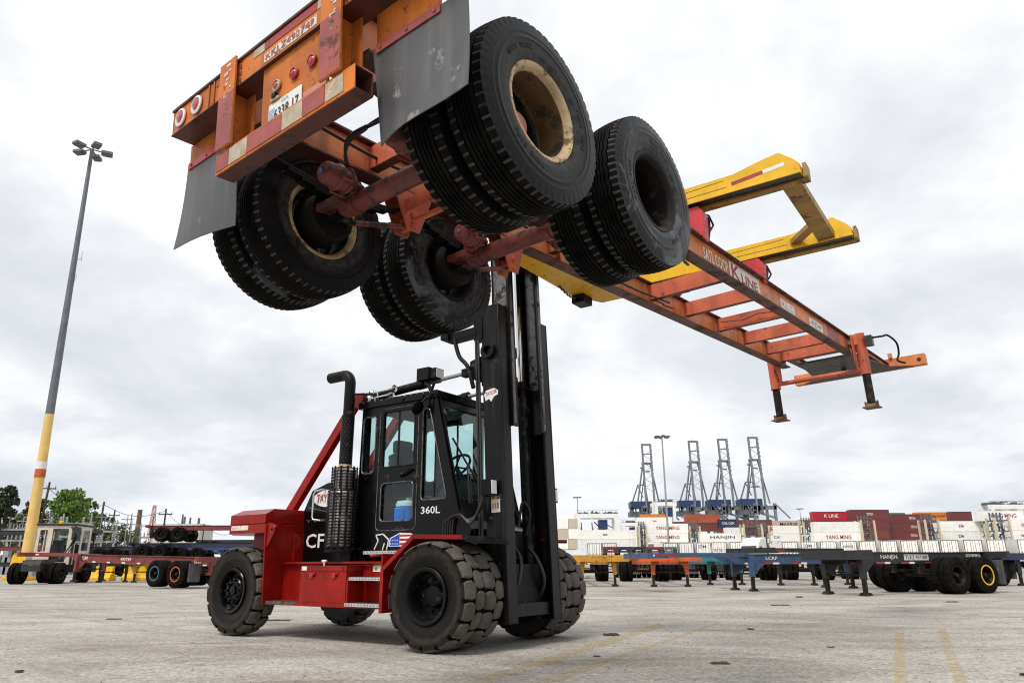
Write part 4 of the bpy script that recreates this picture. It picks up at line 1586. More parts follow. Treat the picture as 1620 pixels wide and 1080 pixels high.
# ------------------------------------------------------------ carriage and yellow lifting frame
b = MB()
b.box(.48, .66, -.62, .62, 4.60, 4.80)
b.box(.20, .48, -.24, .24, 4.70, 4.90)
b.box(.66, .90, -.70, .50, 4.47, 4.66)
b.box(.86, 1.04, .52, .76, 4.19, 4.303)
CAR = b.build('carriage', M['blackm'], FK, bevel=.006)
CAR.location = (0, 0, -.03)
b = MB()
b.prism([(.86, -.72), (1.0, -1.01), (1.42, -1.01), (1.42, 1.01), (1.06, 1.01), (.86, .56)], 'z', 4.305, 4.52)
b.mi = 1
for x, y in ((1.1, -.2), (1.1, .15), (1.2, .3), (1.28, -.05), (1.0, .1)):
    b.cyl((x, y, 4.3052), (x, y, 4.302), .012, n=8)
LF = b.build('lifting_frame', [M['yellow'], M['yellowdk']], CAR, bevel=.008)
for yc, dx in ((-.90, 0), (.80, .12)):
    prof = [(1.42, 4.33), (4.16 + dx, 4.33), (4.16 + dx, 4.41), (4.11 + dx, 4.47), (3.99 + dx, 4.575), (3.80 + dx, 4.545), (3.55 + dx, 4.49), (1.42, 4.47)]
    b = MB()
    b.prism(prof, 'y', yc - .11, yc + .11)
    b.mi = 0
    low = [(1.44, 4.29), (4.17 + dx, 4.31), (4.17 + dx, 4.329), (1.44, 4.329)]
    b.prism(low, 'y', yc - .122, yc - .1105)
    b.mi = 2
    b.prism([(1.5, 4.312), (4.15 + dx, 4.318), (4.15 + dx, 4.329), (1.5, 4.329)], 'y', yc - .10, yc + .02)
    b.mi = 1
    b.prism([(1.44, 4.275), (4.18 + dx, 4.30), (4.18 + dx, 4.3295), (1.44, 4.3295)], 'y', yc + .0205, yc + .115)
    b.box(4.165 + dx, 4.20 + dx, yc - .02, yc + .13, 4.31, 4.45)
    b.mi = 2
    for s in (-1, 1):   # seams on the side plate
        yy = yc + s * .1105
        for z0, z1, x1 in ((4.43, 4.462, 3.46), (4.375, 4.385, 3.48)):
            b.bar((2.6 + dx, yy, z0 - .01), (x1 + dx, yy, z1 - .01), .002, .006)
    b.mi = 3
    if dx == 0:
        b.bar((3.53, yc - .111, 4.393), (3.83, yc - .111, 4.423), .002, .038)
        b.mi = 4
        b.bar((3.832, yc - .111, 4.4235), (4.03, yc - .111, 4.443), .002, .038)
    b.build('frame_arm', [M['yellow'], M['yellowdk'], M['grease'], M['reflred'], M['whitepl']], CAR, bevel=.004)
b = MB()
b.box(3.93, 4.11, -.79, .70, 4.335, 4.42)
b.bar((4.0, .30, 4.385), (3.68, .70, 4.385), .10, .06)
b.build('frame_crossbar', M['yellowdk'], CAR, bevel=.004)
# red grabs that hold the beams of the chassis
for gx, gy, top_, dn in ((3.11, -.90, 4.285, 3.94), (3.21, .74, 4.285, 4.01), (2.15, -.88, 4.285, 3.91), (2.25, .76, 4.285, 3.98)):
    b = MB()
    s = 1 if gx > 2.7 else -1
    zt = top_
    p = [(gx + s * .06, zt), (gx - s * .12, zt), (gx - s * .12, dn + .13), (gx - s * .02, dn + .13), (gx + s * .055, dn + .05), (gx + s * .065, dn + .01), (gx + s * .08, dn - .01),
         (gx + s * .10, dn - .01), (gx + s * .11, dn + .12), (gx + s * .11, zt - .07)]
    b.prism(p, 'y', gy - .075, gy + .06)
    b.mi = 1
    q = [(gx + s * .10, dn + .14), (gx + s * .075, dn), (gx + s * .095, dn - .02), (gx + s * .125, dn + .13), (gx + s * .125, zt - .08), (gx + s * .10, zt - .08)]
    b.prism(q, 'y', gy + .0605, gy + .075)
    b.mi = 2
    b.tube([(gx + s * .02, gy + .05, zt + .0), (gx + s * .10, gy + .12, zt - .04), (gx + s * .14, gy + .11, zt - .16), (gx + s * .1, gy + .10, zt - .22)], .012, 6)
    b.tube([(gx - s * .05, gy + .05, zt + .0), (gx + s * .05, gy + .13, zt - .05), (gx + s * .10, gy + .12, zt - .12)], .016, 6)
    b.build('grab', [M['redlt'], M['flange'], M['hose']], CAR, bevel=.006)
# chains hanging off the carriage
b = MB()
for k in range(16):
    t = k / 15
    c = Vector((.93, .10 + .55 * t, 4.28 - .05 * math.sin(t * PI)))
    b.lathe([(.012, -.005), (.022, -.005), (.022, .005), (.012, .005)], c, (1, .2, 0) if k % 2 else (0, .2, 1), 8, closed=True)
b.build('slack_chain', M['grease'], CAR)

# cooler standing on the cab floor
ck = empty('cooler', 'round blue drink cooler with white lid standing inside the cab behind the lower door pane', 'cooler',
           FK.matrix_basis @ Vector((-1.05, -.40, 1.241)))
b = MB()
b.lathe([(.13, 0), (.155, .02), (.16, .33), (.0001, .33)], (0, 0, 0), (0, 0, 1), 28)
b.box(-.155, -.03, -.165, .16, .05, .31)
b.build('tub', M['bluepl'], ck, bevel=.01)
b = MB()
b.lathe([(.165, .331), (.168, .36), (.15, .40), (.06, .41), (.0001, .41)], (0, 0, 0), (0, 0, 1), 28)
b.lathe([(.04, .41), (.04, .44), (.0001, .44)], (0, 0, 0), (0, 0, 1), 12)
b.build('lid', M['whitepl'], ck)
# ------------------------------------------------------------ ground
def ground_mat():
    m = bpy.data.materials.new('worn_concrete_yard')
    m.use_nodes = True
    t = m.node_tree
    p = t.nodes['Principled BSDF']
    co = N(t, 'ShaderNodeTexCoord')

    def noise(scale, det, rough=.6, sc=(1, 1, 1), dist=0):
        mpn = N(t, 'ShaderNodeMapping')
        mpn.inputs['Scale'].default_value = sc
        LK(t, co.outputs['Object'], mpn.inputs[0])
        n = N(t, 'ShaderNodeTexNoise')
        n.inputs['Scale'].default_value = scale
        n.inputs['Detail'].default_value = det
        n.inputs['Roughness'].default_value = rough
        n.inputs['Distortion'].default_value = dist
        LK(t, mpn.outputs[0], n.inputs['Vector'])
        return n.outputs['Fac']

    def mixc(fac, a, bcol, mode='MIX'):
        x = N(t, 'ShaderNodeMix', data_type='RGBA', blend_type=mode)
        LK(t, fac, x.inputs['Factor'])
        LK(t, a, x.inputs['A'])
        if isinstance(bcol, tuple):
            x.inputs['B'].default_value = (*bcol, 1)
        else:
            LK(t, bcol, x.inputs['B'])
        return x.outputs['Result']
    r = ramp(t, [(.3, (.262, .238, .210)), (.5, (.372, .345, .312)), (.7, (.475, .446, .41))])
    LK(t, noise(.35, 8, .65, (1, 1.6, 1), .4), r.inputs[0])
    cur = r.outputs[0]
    # pale scuffed patches and brown stains drawn out across the yard
    r2 = ramp(t, [(.55, (0, 0, 0)), (.75, (.6, .6, .6))])
    LK(t, noise(.9, 6, .6, (.5, 1.5, 1), .6), r2.inputs[0])
    cur = mixc(r2.outputs[0], cur, (.58, .555, .525))
    r3 = ramp(t, [(.53, (0, 0, 0)), (.70, (.75, .75, .75))])
    LK(t, noise(.5, 7, .68, (.6, 2.2, 1), .8), r3.inputs[0])
    cur = mixc(r3.outputs[0], cur, (.19, .155, .12))
    # exposed aggregate
    v = N(t, 'ShaderNodeTexVoronoi')
    v.inputs['Scale'].default_value = 42
    LK(t, co.outputs['Object'], v.inputs['Vector'])
    sp = N(t, 'ShaderNodeSeparateColor')
    LK(t, v.outputs['Color'], sp.inputs[0])
    ag = ramp(t, [(.0, (.30, .28, .26)), (.22, (.85, .84, .82)), (.75, (1.08, 1.07, 1.05)), (1, (1.6, 1.58, 1.54))])
    LK(t, sp.outputs[0], ag.inputs[0])
    one = N(t, 'ShaderNodeValue')
    one.outputs[0].default_value = .64
    cur = mixc(one.outputs[0], cur, ag.outputs[0], 'MULTIPLY')
    r5 = ramp(t, [(.3, (.72, .72, .72)), (.7, (1.2, 1.2, 1.2))])
    LK(t, noise(11, 6, .8), r5.inputs[0])
    cur = mixc(one.outputs[0], cur, r5.outputs[0], 'MULTIPLY')
    # faint curved tyre marks
    wv = N(t, 'ShaderNodeTexWave', wave_type='BANDS', bands_direction='DIAGONAL')
    wv.inputs['Scale'].default_value = .16
    wv.inputs['Distortion'].default_value = 5
    wv.inputs['Detail'].default_value = 2
    wv.inputs['Detail Scale'].default_value = .35
    LK(t, co.outputs['Object'], wv.inputs['Vector'])
    rw = ramp(t, [(.90, (0, 0, 0)), (.95, (.42, .42, .42)), (.985, (.1, .1, .1))])
    LK(t, wv.outputs['Fac'], rw.inputs[0])
    mw = N(t, 'ShaderNodeMath', operation='MULTIPLY')
    LK(t, rw.outputs[0], mw.inputs[0])
    LK(t, noise(.8, 5, .6), mw.inputs[1])
    cur = mixc(mw.outputs[0], cur, (.10, .09, .08))
    # thin meandering cracks
    mpn = N(t, 'ShaderNodeMapping')
    LK(t, co.outputs['Object'], mpn.inputs[0])
    wn = N(t, 'ShaderNodeTexNoise')
    wn.inputs['Scale'].default_value = 1.2
    wn.inputs['Detail'].default_value = 5
    LK(t, co.outputs['Object'], wn.inputs['Vector'])
    ad = N(t, 'ShaderNodeVectorMath', operation='MULTIPLY_ADD')
    ad.inputs[1].default_value = (.9, .9, .9)
    LK(t, wn.outputs['Color'], ad.inputs[0])
    LK(t, mpn.outputs[0], ad.inputs[2])
    vc = N(t, 'ShaderNodeTexVoronoi', feature='DISTANCE_TO_EDGE')
    vc.inputs['Scale'].default_value = .21
    LK(t, ad.outputs[0], vc.inputs['Vector'])
    rc = ramp(t, [(.0, (.55, .55, .55)), (.004, (0, 0, 0))])
    LK(t, vc.outputs['Distance'], rc.inputs[0])
    cur = mixc(rc.outputs[0], cur, (.13, .115, .10))
    LK(t, cur, p.inputs['Base Color'])
    p.inputs['Roughness'].default_value = .88
    p.inputs['Specular IOR Level'].default_value = .25
    bp = N(t, 'ShaderNodeBump')
    bp.inputs['Strength'].default_value = .5
    bp.inputs['Distance'].default_value = .012
    LK(t, sp.outputs[1], bp.inputs['Height'])
    LK(t, bp.outputs[0], p.inputs['Normal'])
    return m


g = MB()
g.add([(-3000, -80, 0), (3000, -80, 0), (3000, 5000, 0), (-3000, 5000, 0)], [(0, 1, 2, 3)])
tag(g.build('ground', ground_mat(), smooth=0, recalc=False), kind='structure')


def worn_line_mat():
    m = bpy.data.materials.new('worn_yellow_line_paint')
    m.use_nodes = True
    t = m.node_tree
    t.nodes.clear()
    o = N(t, 'ShaderNodeOutputMaterial')
    d = N(t, 'ShaderNodeBsdfDiffuse')
    d.inputs[0].default_value = (.56, .43, .20, 1)
    tr = N(t, 'ShaderNodeBsdfTransparent')
    co = N(t, 'ShaderNodeTexCoord')
    n = N(t, 'ShaderNodeTexNoise')
    n.inputs['Scale'].default_value = 7
    n.inputs['Detail'].default_value = 9
    n.inputs['Roughness'].default_value = .75
    LK(t, co.outputs['Object'], n.inputs['Vector'])
    r = ramp(t, [(.40, (.0,) * 3), (.64, (.62,) * 3)])
    LK(t, n.outputs['Fac'], r.inputs[0])
    mx_ = N(t, 'ShaderNodeMixShader')
    LK(t, r.outputs[0], mx_.inputs[0])
    LK(t, tr.outputs[0], mx_.inputs[1])
    LK(t, d.outputs[0], mx_.inputs[2])
    LK(t, mx_.outputs[0], o.inputs[0])
    return m


def gp(u, v):
    """ground point seen at photo pixel"""
    t = (540 - (v + .004 * (u - 810))) / FPX
    y = -CAMH * (CP - t * SP) / (t * CP + SP)
    return Vector((px(u, y, 0), y, .004))


wl = worn_line_mat()
for quad in (((1412, 1090), (1434, 1090), (1428, 1000), (1414, 1000)), ((1512, 1090), (1532, 1090), (1494, 993), (1480, 993)),
             ((830, 1082), (1130, 985), (1140, 984), (880, 1078)), ((700, 1088), (1040, 985), (1050, 990), (735, 1090))):
    b = MB()
    b.add([gp(*q) for q in quad], [(0, 1, 2, 3)])
    tag(b.build('road_marking', wl, smooth=0, recalc=False), kind='structure')

# loose grit everywhere
rng = random.Random(5)
b = MB()
for k in range(420):
    y = 3.2 + 22 * rng.random() ** 1.7
    x = rng.uniform(-.75, .75) * y
    r = rng.uniform(.002, .008) * (1 + y / 14)
    c = Vector((x, y, r * .4))
    vs = [c + Vector((r * math.cos(a) * rng.uniform(.7, 1.4), r * math.sin(a) * rng.uniform(.7, 1.4), -r * .4)) for a in (0, 1.3, 2.6, 3.9, 5.1)]
    b.add(vs + [c + Vector((0, 0, r * .5))], [(i, (i + 1) % 5, 5) for i in range(5)])
tag(b.build('grit', mat('dark_grit', (.05, .045, .04), .9, var=.5, scale=.7, col2=(.22, .2, .17)), smooth=0, recalc=False), kind='stuff')

M['rag'] = mat('dirty_rag', (.035, .032, .028), .9, var=.5, scale=8, bump=.3)
M['rag2'] = mat('olive_scrap', (.07, .07, .035), .9, var=.5, scale=8, bump=.3)
M['rust'] = mat('rusty_scrap', (.13, .05, .025), .9, var=.4, scale=8)


def scrap(u, v, w, d, h, m, name, label, cat):
    c = gp(u, v)
    r_ = random.Random(u)
    b = MB()
    nx, ny = 12, 6
    vs = []
    for i in range(nx + 1):
        for j in range(ny + 1):
            e = min(i, nx - i, j * 2, (ny - j) * 2)
            vs.append((c.x + (i / nx - .5) * w + r_.uniform(-1, 1) * w * .06, c.y + (j / ny - .5) * d + r_.uniform(-1, 1) * d * .12,
                       .006 + (h * .55 * r_.uniform(.15, 1) if e > 0 else 0)))
    b.add(vs, [(i * (ny + 1) + j, (i + 1) * (ny + 1) + j, (i + 1) * (ny + 1) + j + 1, i * (ny + 1) + j + 1) for i in range(nx) for j in range(ny)])
    return tag(b.build(name, m, smooth=0), label, cat)


scrap(965, 1004, .20, .22, .035, M['rag'], 'rag', 'black crumpled rag lying right of the far drive wheel', 'litter')
scrap(1137, 1049, .17, .12, .02, M['rag2'], 'rag', 'olive green flattened scrap near the lower edge of the yard', 'litter')
scrap(942, 1038, .07, .06, .01, M['rag2'], 'scrap', 'small grey green scrap beside the yellow line near the drive wheels', 'litter')
scrap(1186, 995, .09, .10, .02, M['rag'], 'scrap', 'small dark scrap alone on the open yard between the worn yellow lines', 'litter')
scrap(1233, 957, .42, .14, .03, M['rag'], 'tyre_strip', 'long black strip of shed tyre tread on the pale concrete', 'litter')
scrap(1263, 944.5, .16, .2, .05, M['rag'], 'scrap', 'black lump of rubber in front of the row of landing legs', 'litter')
scrap(434, 981, .5, .2, .02, M['rag'], 'tyre_strip', 'dark sliver of tyre rubber on the concrete left of the forklift', 'litter')
scrap(180, 978, .22, .06, .012, M['rag'], 'tyre_strip', 'thin dark tread sliver far left on the open concrete', 'litter') if False else None
scrap(178, 979, .28, .10, .015, M['rag'], 'tyre_strip', 'thin dark sliver on the concrete near the left edge', 'litter')
scrap(28, 1063, .07, .05, .03, M['rag'], 'scrap', 'small black lump in the lower left corner of the yard', 'litter')
scrap(1618, 1068, .06, .05, .03, M['rag'], 'scrap', 'small black lump in the lower right corner of the yard', 'litter')
scrap(1313, 1024, .08, .05, .02, M['rust'], 'scrap', 'rust brown flake beside a dark scrap on the right of the yard', 'litter')
scrap(1505, 952, .3, .1, .03, M['rag'], 'scrap', 'dark scrap in front of the black chassis wheels', 'litter')
scrap(1146, 930, .35, .25, .03, M['chyel'], 'scrap', 'yellow rag by the foot of the blue chassis leg', 'litter')

# ------------------------------------------------------------ parked chassis
T_DUAL = None


def dual_mesh():
    global T_DUAL
    b = MB()
    h, Rt, rb = .135, .52, .262
    p = [(-h * .7, rb), (-h, rb + .06), (-h, rb + .15), (-h * .9, Rt - .03), (-h * .75, Rt), (-.03, Rt), (-.025, Rt - .012), (.025, Rt - .012), (.03, Rt),
         (h * .75, Rt), (h * .9, Rt - .03), (h, rb + .15), (h, rb + .06), (h * .7, rb)]
    for c in (-.155, .155):
        b.mi = 0
        b.lathe([(r, y + c) for y, r in p], (0, 0, 0), (0, 1, 0), 32, closed=True)
        b.mi = 1
        b.lathe([(.255, -.10 + c), (.285, -.115 + c), (.285, .115 + c), (.255, .10 + c), (.24, .05 + c), (.24, -.05 + c)], (0, 0, 0), (0, 1, 0), 28, closed=True)
    b.mi = 2
    b.lathe([(.24, -.03), (.12, -.03), (.10, .10), (.06, .24), (.0001, .25)], (0, 0, 0), (0, 1, 0), 20)
    b.lathe([(.12, .03), (.20, .04), (.20, -.24), (.0001, -.25)], (0, 0, 0), (0, 1, 0), 20)
    T_DUAL = b.mesh('wheel', 35)
    for k in ('tread', 'rimdark', 'rimdark'):
        T_DUAL.materials.append(M[k])


dual_mesh()
HOLD = []


def chassis_proto(L=12.2, goose=2.4, tape=True, lift=0.0):
    root = bpy.data.objects.new('parked_chassis', None)
    COL.objects.link(root)
    b = MB()
    xm = L - goose
    for s in (-1, 1):
        y = s * .45
        b.box(0, xm, y - .006, y + .006, .86, 1.16)
        b.box(0, xm, y - .06, y + .06, 1.16, 1.175)
        b.box(0, xm, y - .06, y + .06, .845, .86)
        if goose:
            b.box(xm - .3, L, y - .05, y + .05, 1.08 + lift, 1.21 + lift)
            b.prism([(xm, .845), (xm, 1.09 + lift), (xm + .45, 1.09 + lift)], 'y', y - .05, y + .05)
    x = .6
    while x < L:
        z0 = .98 if x < xm else 1.09 + lift
        b.box(x, x + .07, -.444, .444, z0, 1.15 + (0 if x < xm else lift))
        x += 1.1
    b.box(0, .16, -1.22, 1.22, 1.0, 1.2)
    b.box(L - .18, L, -1.22, 1.22, (1.03 if goose else .96) + lift, 1.215 + lift)
    b.prism([(L - .19, -.9), (L - .19, .9), (L - 1.0, .4), (L - 1.0, -.4)], 'z', 1.05 + lift, 1.08 + lift)
    for s in (-1, 1):
        b.box(.01, .13, s * .5 - .06, s * .5 + .06, .55, 1.0)
        b.prism([(L - .181, 1.1), (L - .8, 1.1), (L - .6, .72), (L - .35, .72)], 'y', s * .57 - .02, s * .57 + .02) if not goose else None
    b.box(0, .12, -.65, .65, .50, .62)
    f = b.build('frame', M['chred'], root)
    if tape:
        for s in (-1, 1):
            strips = []
            xx, k = .3, 0
            while xx < xm - .3:
                ln = .22 if k % 2 == 0 else .34
                strips.append((xx, xx + ln, .5105, .514, .846, .90, k % 2))
                xx += ln + (.0 if k % 2 == 0 else .45)
                k += 1
            if goose:
                strips += [(L - .5, L - .2, .5005, .503, 1.10 + lift, 1.16 + lift, 0), (L - 1.2, L - .502, .5005, .503, 1.10 + lift, 1.16 + lift, 1)]
            for x0, x1, y0, y1, z0, z1, k in strips:
                b = MB()
                b.box(x0, x1, *sorted((s * y0, s * y1)), z0, z1)
                b.build('reflector_tape', M['reflred'] if k else M['white'], root, smooth=0)
    for a in (1.2, 2.45):
        for s in (-1, 1):
            o = bpy.data.objects.new('wheel', T_DUAL)
            COL.objects.link(o)
            o.parent = root
            o.location = (a, s * .93, .52)
            if s < 0:
                o.rotation_euler = (0, 0, PI)
        b = MB()
        b.cyl((a, -.7, .52), (a, .7, .52), .065, n=10)
        b.bar((a - .5, -.45, .66), (a + .5, -.45, .66), .08, .06)
        b.bar((a - .5, .45, .66), (a + .5, .45, .66), .08, .06)
        for s in (-1, 1):
            b.box(a + .5, a + .68, s * .45 - .05, s * .45 + .05, .58, .845)
            b.box(a - .68, a - .5, s * .45 - .05, s * .45 + .05, .58, .845)
        b.build('axle', M['rimdark'], root)
    xl = xm - .35
    for s in (-1, 1):
        b = MB()
        y = s * .66
        b.box(xl - .07, xl + .07, y - .07, y + .07, .45, 1.13)
        b.box(xl - .05, xl + .05, *sorted((s * .51, s * .6)), .9, 1.1)
        b.prism([(xl - .5, .85), (xl - .07, .85), (xl - .07, .5)], 'y', s * .60 - .01, s * .60 + .01)
        b.mi = 1
        b.box(xl - .05, xl + .05, y - .05, y + .05, .06, .45)
        b.prism([(xl - .15, .01), (xl + .15, .01), (xl + .06, .09), (xl - .06, .09)], 'y', y - .12, y + .12)
        b.build('landing_leg', [M['chred'], M['rimdark']], root)
    b = MB()
    b.tube([(xl, -.6, .55), (xl, .6, .55)], .03, 8)
    b.build('leg_tie', M['rimdark'], root)
    for s in (-1, 1):
        b = MB()
        b.box(.42, .44, *sorted((s * .66, s * 1.22)), .25, .95)
        b.build('mud_flap', M['flap'], root)
    return root


P40 = chassis_proto(12.2, 3.4)
P40K = chassis_proto(12.2, 3.6, True, .17)
P40F = chassis_proto(12.2, 0, False)
P20 = chassis_proto(6.0, 0)
USED = set()


def park(proto, front, back_dir, col, label, group, z=0.0, flip=False):
    """front: ground point of the nose; back_dir: direction from nose to tail"""
    if proto in USED:
        o = dup(proto)
    else:
        USED.add(proto)
        o = proto
    o['_p'] = 1
    del o['_p']
    d = Vector((back_dir[0], back_dir[1], 0)).normalized()
    L = 6.0 if proto == P20 else 12.2
    ang = math.atan2(-d.y, -d.x)
    tail = Vector((front[0], front[1], 0)) + d * L
    o.location = (tail.x, tail.y, z)
    o.rotation_euler = (0, 0, ang)
    if flip:   # stacked upside down
        o.rotation_euler = (PI, 0, ang)
        o.location.z = z + 1.21
    TODO.append((o, col))
    tag(o, label, 'trailer chassis', group)
    return o


TODO = []
GR = 'container chassis parked across the yard'
A = park(P20, (9.17, 21.7), (.91, .41), 'chblack', 'black chassis lettered HANJIN with one yellow ringed wheel', GR)
K = park(P40K, (px(1187, 26.5), 26.5), (.93, .37), 'chblack', 'black gooseneck chassis just behind the one lettered HANJIN', GR)
B = park(P40, (px(1006, 25), 25), (.985, .17), 'blue', 'blue chassis numbered TLTZ with its legs in front of the row', GR)
FR = 'chassis lined up nose to camera'
for u, y, col, lab in ((947, 30.5, 'chyel', 'amber yellow chassis nose first, left end of the row beside the forklift'),
                       (1062, 29.8, 'choran', 'bright orange chassis nose first in the row'),
                       (1150, 32, 'chteal', 'teal chassis nose first, standing behind the legs of the blue chassis'),
                       (1264, 31, 'chblack', 'black chassis nose first behind the middle of the blue chassis'),
                       (1371, 31.5, 'blue', 'blue chassis nose first behind the legs of the HANJIN chassis'),
                       (1480, 33, 'chgrey', 'grey chassis nose first behind the HANJIN chassis wheels'),
                       (1592, 29.5, 'navy', 'navy chassis nose first at the right edge')):
    x = px(u, y)
    park(P40F, (x, y), (x * .32, y), col, lab, FR)
RW = 'second row of chassis seen tail on between the landing legs'
for i, (u, col) in enumerate(((930, 'chblack'), (998, 'chgrey'), (1030, 'chblack'), (1096, 'navy'), (1122, 'chblack'), (1186, 'chteal'), (1220, 'chblack'), (1312, 'chblack'), (1338, 'navy'), (1425, 'chblack'), (1452, 'chblack'), (1530, 'navy'), (1560, 'chblack'))):
    y_ = 47 + (i % 2) * 3
    x = px(u, y_)
    park(P40F, (x * 1.25, y_ + 12), (-x, -y_), col, '%s chassis tail, %s from the left in the second row under the white containers' %
         ({'chblack': 'black', 'chgrey': 'grey', 'navy': 'navy', 'chteal': 'teal'}[col], ('first', 'second', 'third', 'fourth', 'fifth', 'sixth', 'seventh', 'eighth', 'ninth', 'tenth', 'eleventh', 'twelfth', 'thirteenth')[i]), RW)
# chassis stacked far behind the row
PILE = 'stacked chassis far behind'
for i, (u, col) in enumerate(((966, 'chred'), (987, 'navy'), (1010, 'chblack'), (1036, 'chred'), (1058, 'chgrey'))):
    y = 112 + i * .8
    for k in range(2):
        x = px(u, y)
        park(P40F, (x + x * .107, y + 12), (-x, -y), col if k else 'chblack',
             '%s chassis tail, %s of the %s far pile right of the forklift' % ({'chred': 'dull red', 'navy': 'navy', 'chblack': 'black', 'chgrey': 'grey'}[col] if k else 'black',
                                                                             'top' if k else 'bottom', ('first', 'second', 'third', 'fourth', 'fifth')[i]), PILE, z=2.1 * k + .0)

# left-hand chassis
RD = park(P40, (px(58, 36.2), 36.2), (.885, -.465), 'chred', 'long dull red chassis with white markings coupled to the yard tractor', 'chassis on the left')
RD.rotation_euler = (0, -R(1.3), RD.rotation_euler.z)
park(P40F, (px(172, 41.5), 41.5), (-.2, 1), 'chblack', 'black chassis on dark landing legs behind the red chassis', 'chassis on the left')
park(P40F, (px(227, 41), 41), (-.15, 1), 'chyel', 'yellow chassis nose first between the barriers behind the red chassis', 'chassis on the left')
STK = 'stacked chassis behind the red chassis'
CN = {'navy': 'navy', 'chpurple': 'violet blue', 'chblack': 'black', 'blue': 'blue', 'chred': 'dull red', 'chteal': 'teal', 'chyel': 'amber'}
for nm, u, y, zs, cols in (('tall', 205, 56, (0, 1.3, 2.55), ('chblack', 'navy', 'chred')), ('low', 268, 63, (0, 1.25), ('chblack', 'chpurple')), ('left', 138, 66, (0, 1.3), ('chblack', 'navy')), ('edge', -120, 62, (0, 1.25, 2.5), ('chblack', 'chred', 'chblack')),
                            ('rear', 165, 76, (0, 1.3), ('chyel', 'chteal')), ('far', 290, 90, (0, 1.3, 2.6), ('chred', 'chblack', 'chblack'))):
    for k, (zz_, col) in enumerate(zip(zs, cols)):
        x = px(u, y) + (1.0, 0, 1.0)[k % 3] - (k == 1) * .2
        park(P40F, (x + 12.2, y), (-1, .03), col, '%s chassis, %s of the %s pile behind the red chassis' %
             (CN[col], ('bottom', 'middle' if len(zs) > 2 else 'top', 'top')[k], {'tall': 'tallest', 'low': 'low', 'left': 'tractor side', 'edge': 'left edge', 'rear': 'second rear', 'far': 'farthest'}[nm]), STK, z=zz_)
for o, col in TODO:
    rematerial(o, M['chred'], M[col]) if col != 'chred' else None


def side_word(root, s, w, x, z, h, wd, m, panel=None):
    y = s * .4575
    xd = (1, 0, 0) if s < 0 else (-1, 0, 0)
    par = root
    if panel:
        b = MB()
        b.box(x - wd * .55, x + wd * .55, *sorted((y, y + s * .003)), z - h * .75, z + h * .75)
        par = b.build('number_panel', panel, root, smooth=0)
    lettering(w, (x, y + s * .004, z), xd, (0, 0, 1), h, wd, m, par)


# the visible side of A, K, B is their left or right depending on heading
side_word(A, 1, 'HANJIN', 4.3, 1.03, .15, .68, M['white'])
side_word(A, 1, 'TLKZ 431089', 3.15, 1.03, .11, .95, M['letblack'], M['white'])
side_word(A, 1, 'TRAC', .60, 1.03, .12, .62, M['letblack'], M['white'])
side_word(B, 1, 'TLTZ 400566', 5.1, 1.01, .11, .85, M['letred'], M['white'])
side_word(B, 1, 'LCRP', 7.6, 1.04, .11, .42, M['white'])
side_word(RD, -1, 'ZIM', 8.3, 1.02, .16, .5, M['white']) if False else side_word(RD, 1, 'ZIM', 8.3, 1.02, .16, .5, M['white'])
side_word(RD, 1, '492749', 5.4, 1.02, .13, .7, M['white'])
side_word(RD, 1, '00', .9, 1.02, .2, .4, M['white'])
for root, a, s, mm in ((A, 1.2, 1, M['yellow']), (RD, 2.45, 1, M['chteal']), (RD, 1.2, 1, M['choran'])):
    b = MB()
    b.lathe([(.252, .275), (.292, .278), (.292, .288), (.252, .285)], (a, s * .93, .52), (0, s, 0), 32, closed=True)
    b.build('rim_ring', mm, root)

# ------------------------------------------------------------ left: light mast, tractor, barriers, poles, trees
def lamp_mast(u, y, top_v, name, label, r0, r1, heads, yellow=None):
    x = px(u, y)
    H = pz(top_v, y, u)
    t = empty(name, label, 'light mast', (x, y, 0))
    b = MB()
    if yellow:
        b.tube([(0, 0, 1.5), (0, 0, yellow)], [r0, r0 + (r1 - r0) * yellow / H], 16)
        b.mi = 1
        b.tube([(0, 0, yellow), (0, 0, H)], [r0 + (r1 - r0) * yellow / H, r1], 16)
        b.build('pole', [mat('sun_faded_yellow_paint', (.72, .48, .14), .5, var=.12, scale=1, streak=.2), M['dsteel']], t)
    else:
        b.tube([(0, 0, 0), (0, 0, H)], [r0, r1], 10)
        b.build('pole', M['steel'], t)
    k = heads
    for i in range(k):
        a = 2 * PI * i / k + .5
        b = MB()
        d = Vector((math.cos(a), math.sin(a), 0))
        sc_ = .95 if yellow else 1.3
        b.tube([(0, 0, H), d * .75 * sc_ + Vector((0, 0, H - .05))], .06, 6)
        c = d * 1.1 * sc_ + Vector((0, 0, H - .1))
        b.bar(c - d * .42 * sc_, c + d * .42 * sc_, .62 * sc_, .26 * sc_, (0, 0, 1))
        b.bar(c - d * .30 * sc_ - Vector((0, 0, .16 * sc_)), c + d * .34 * sc_ - Vector((0, 0, .16 * sc_)), .5 * sc_, .08)
        b.build('lamp_head', M['dsteel'], t, bevel=.05)
    return t, H


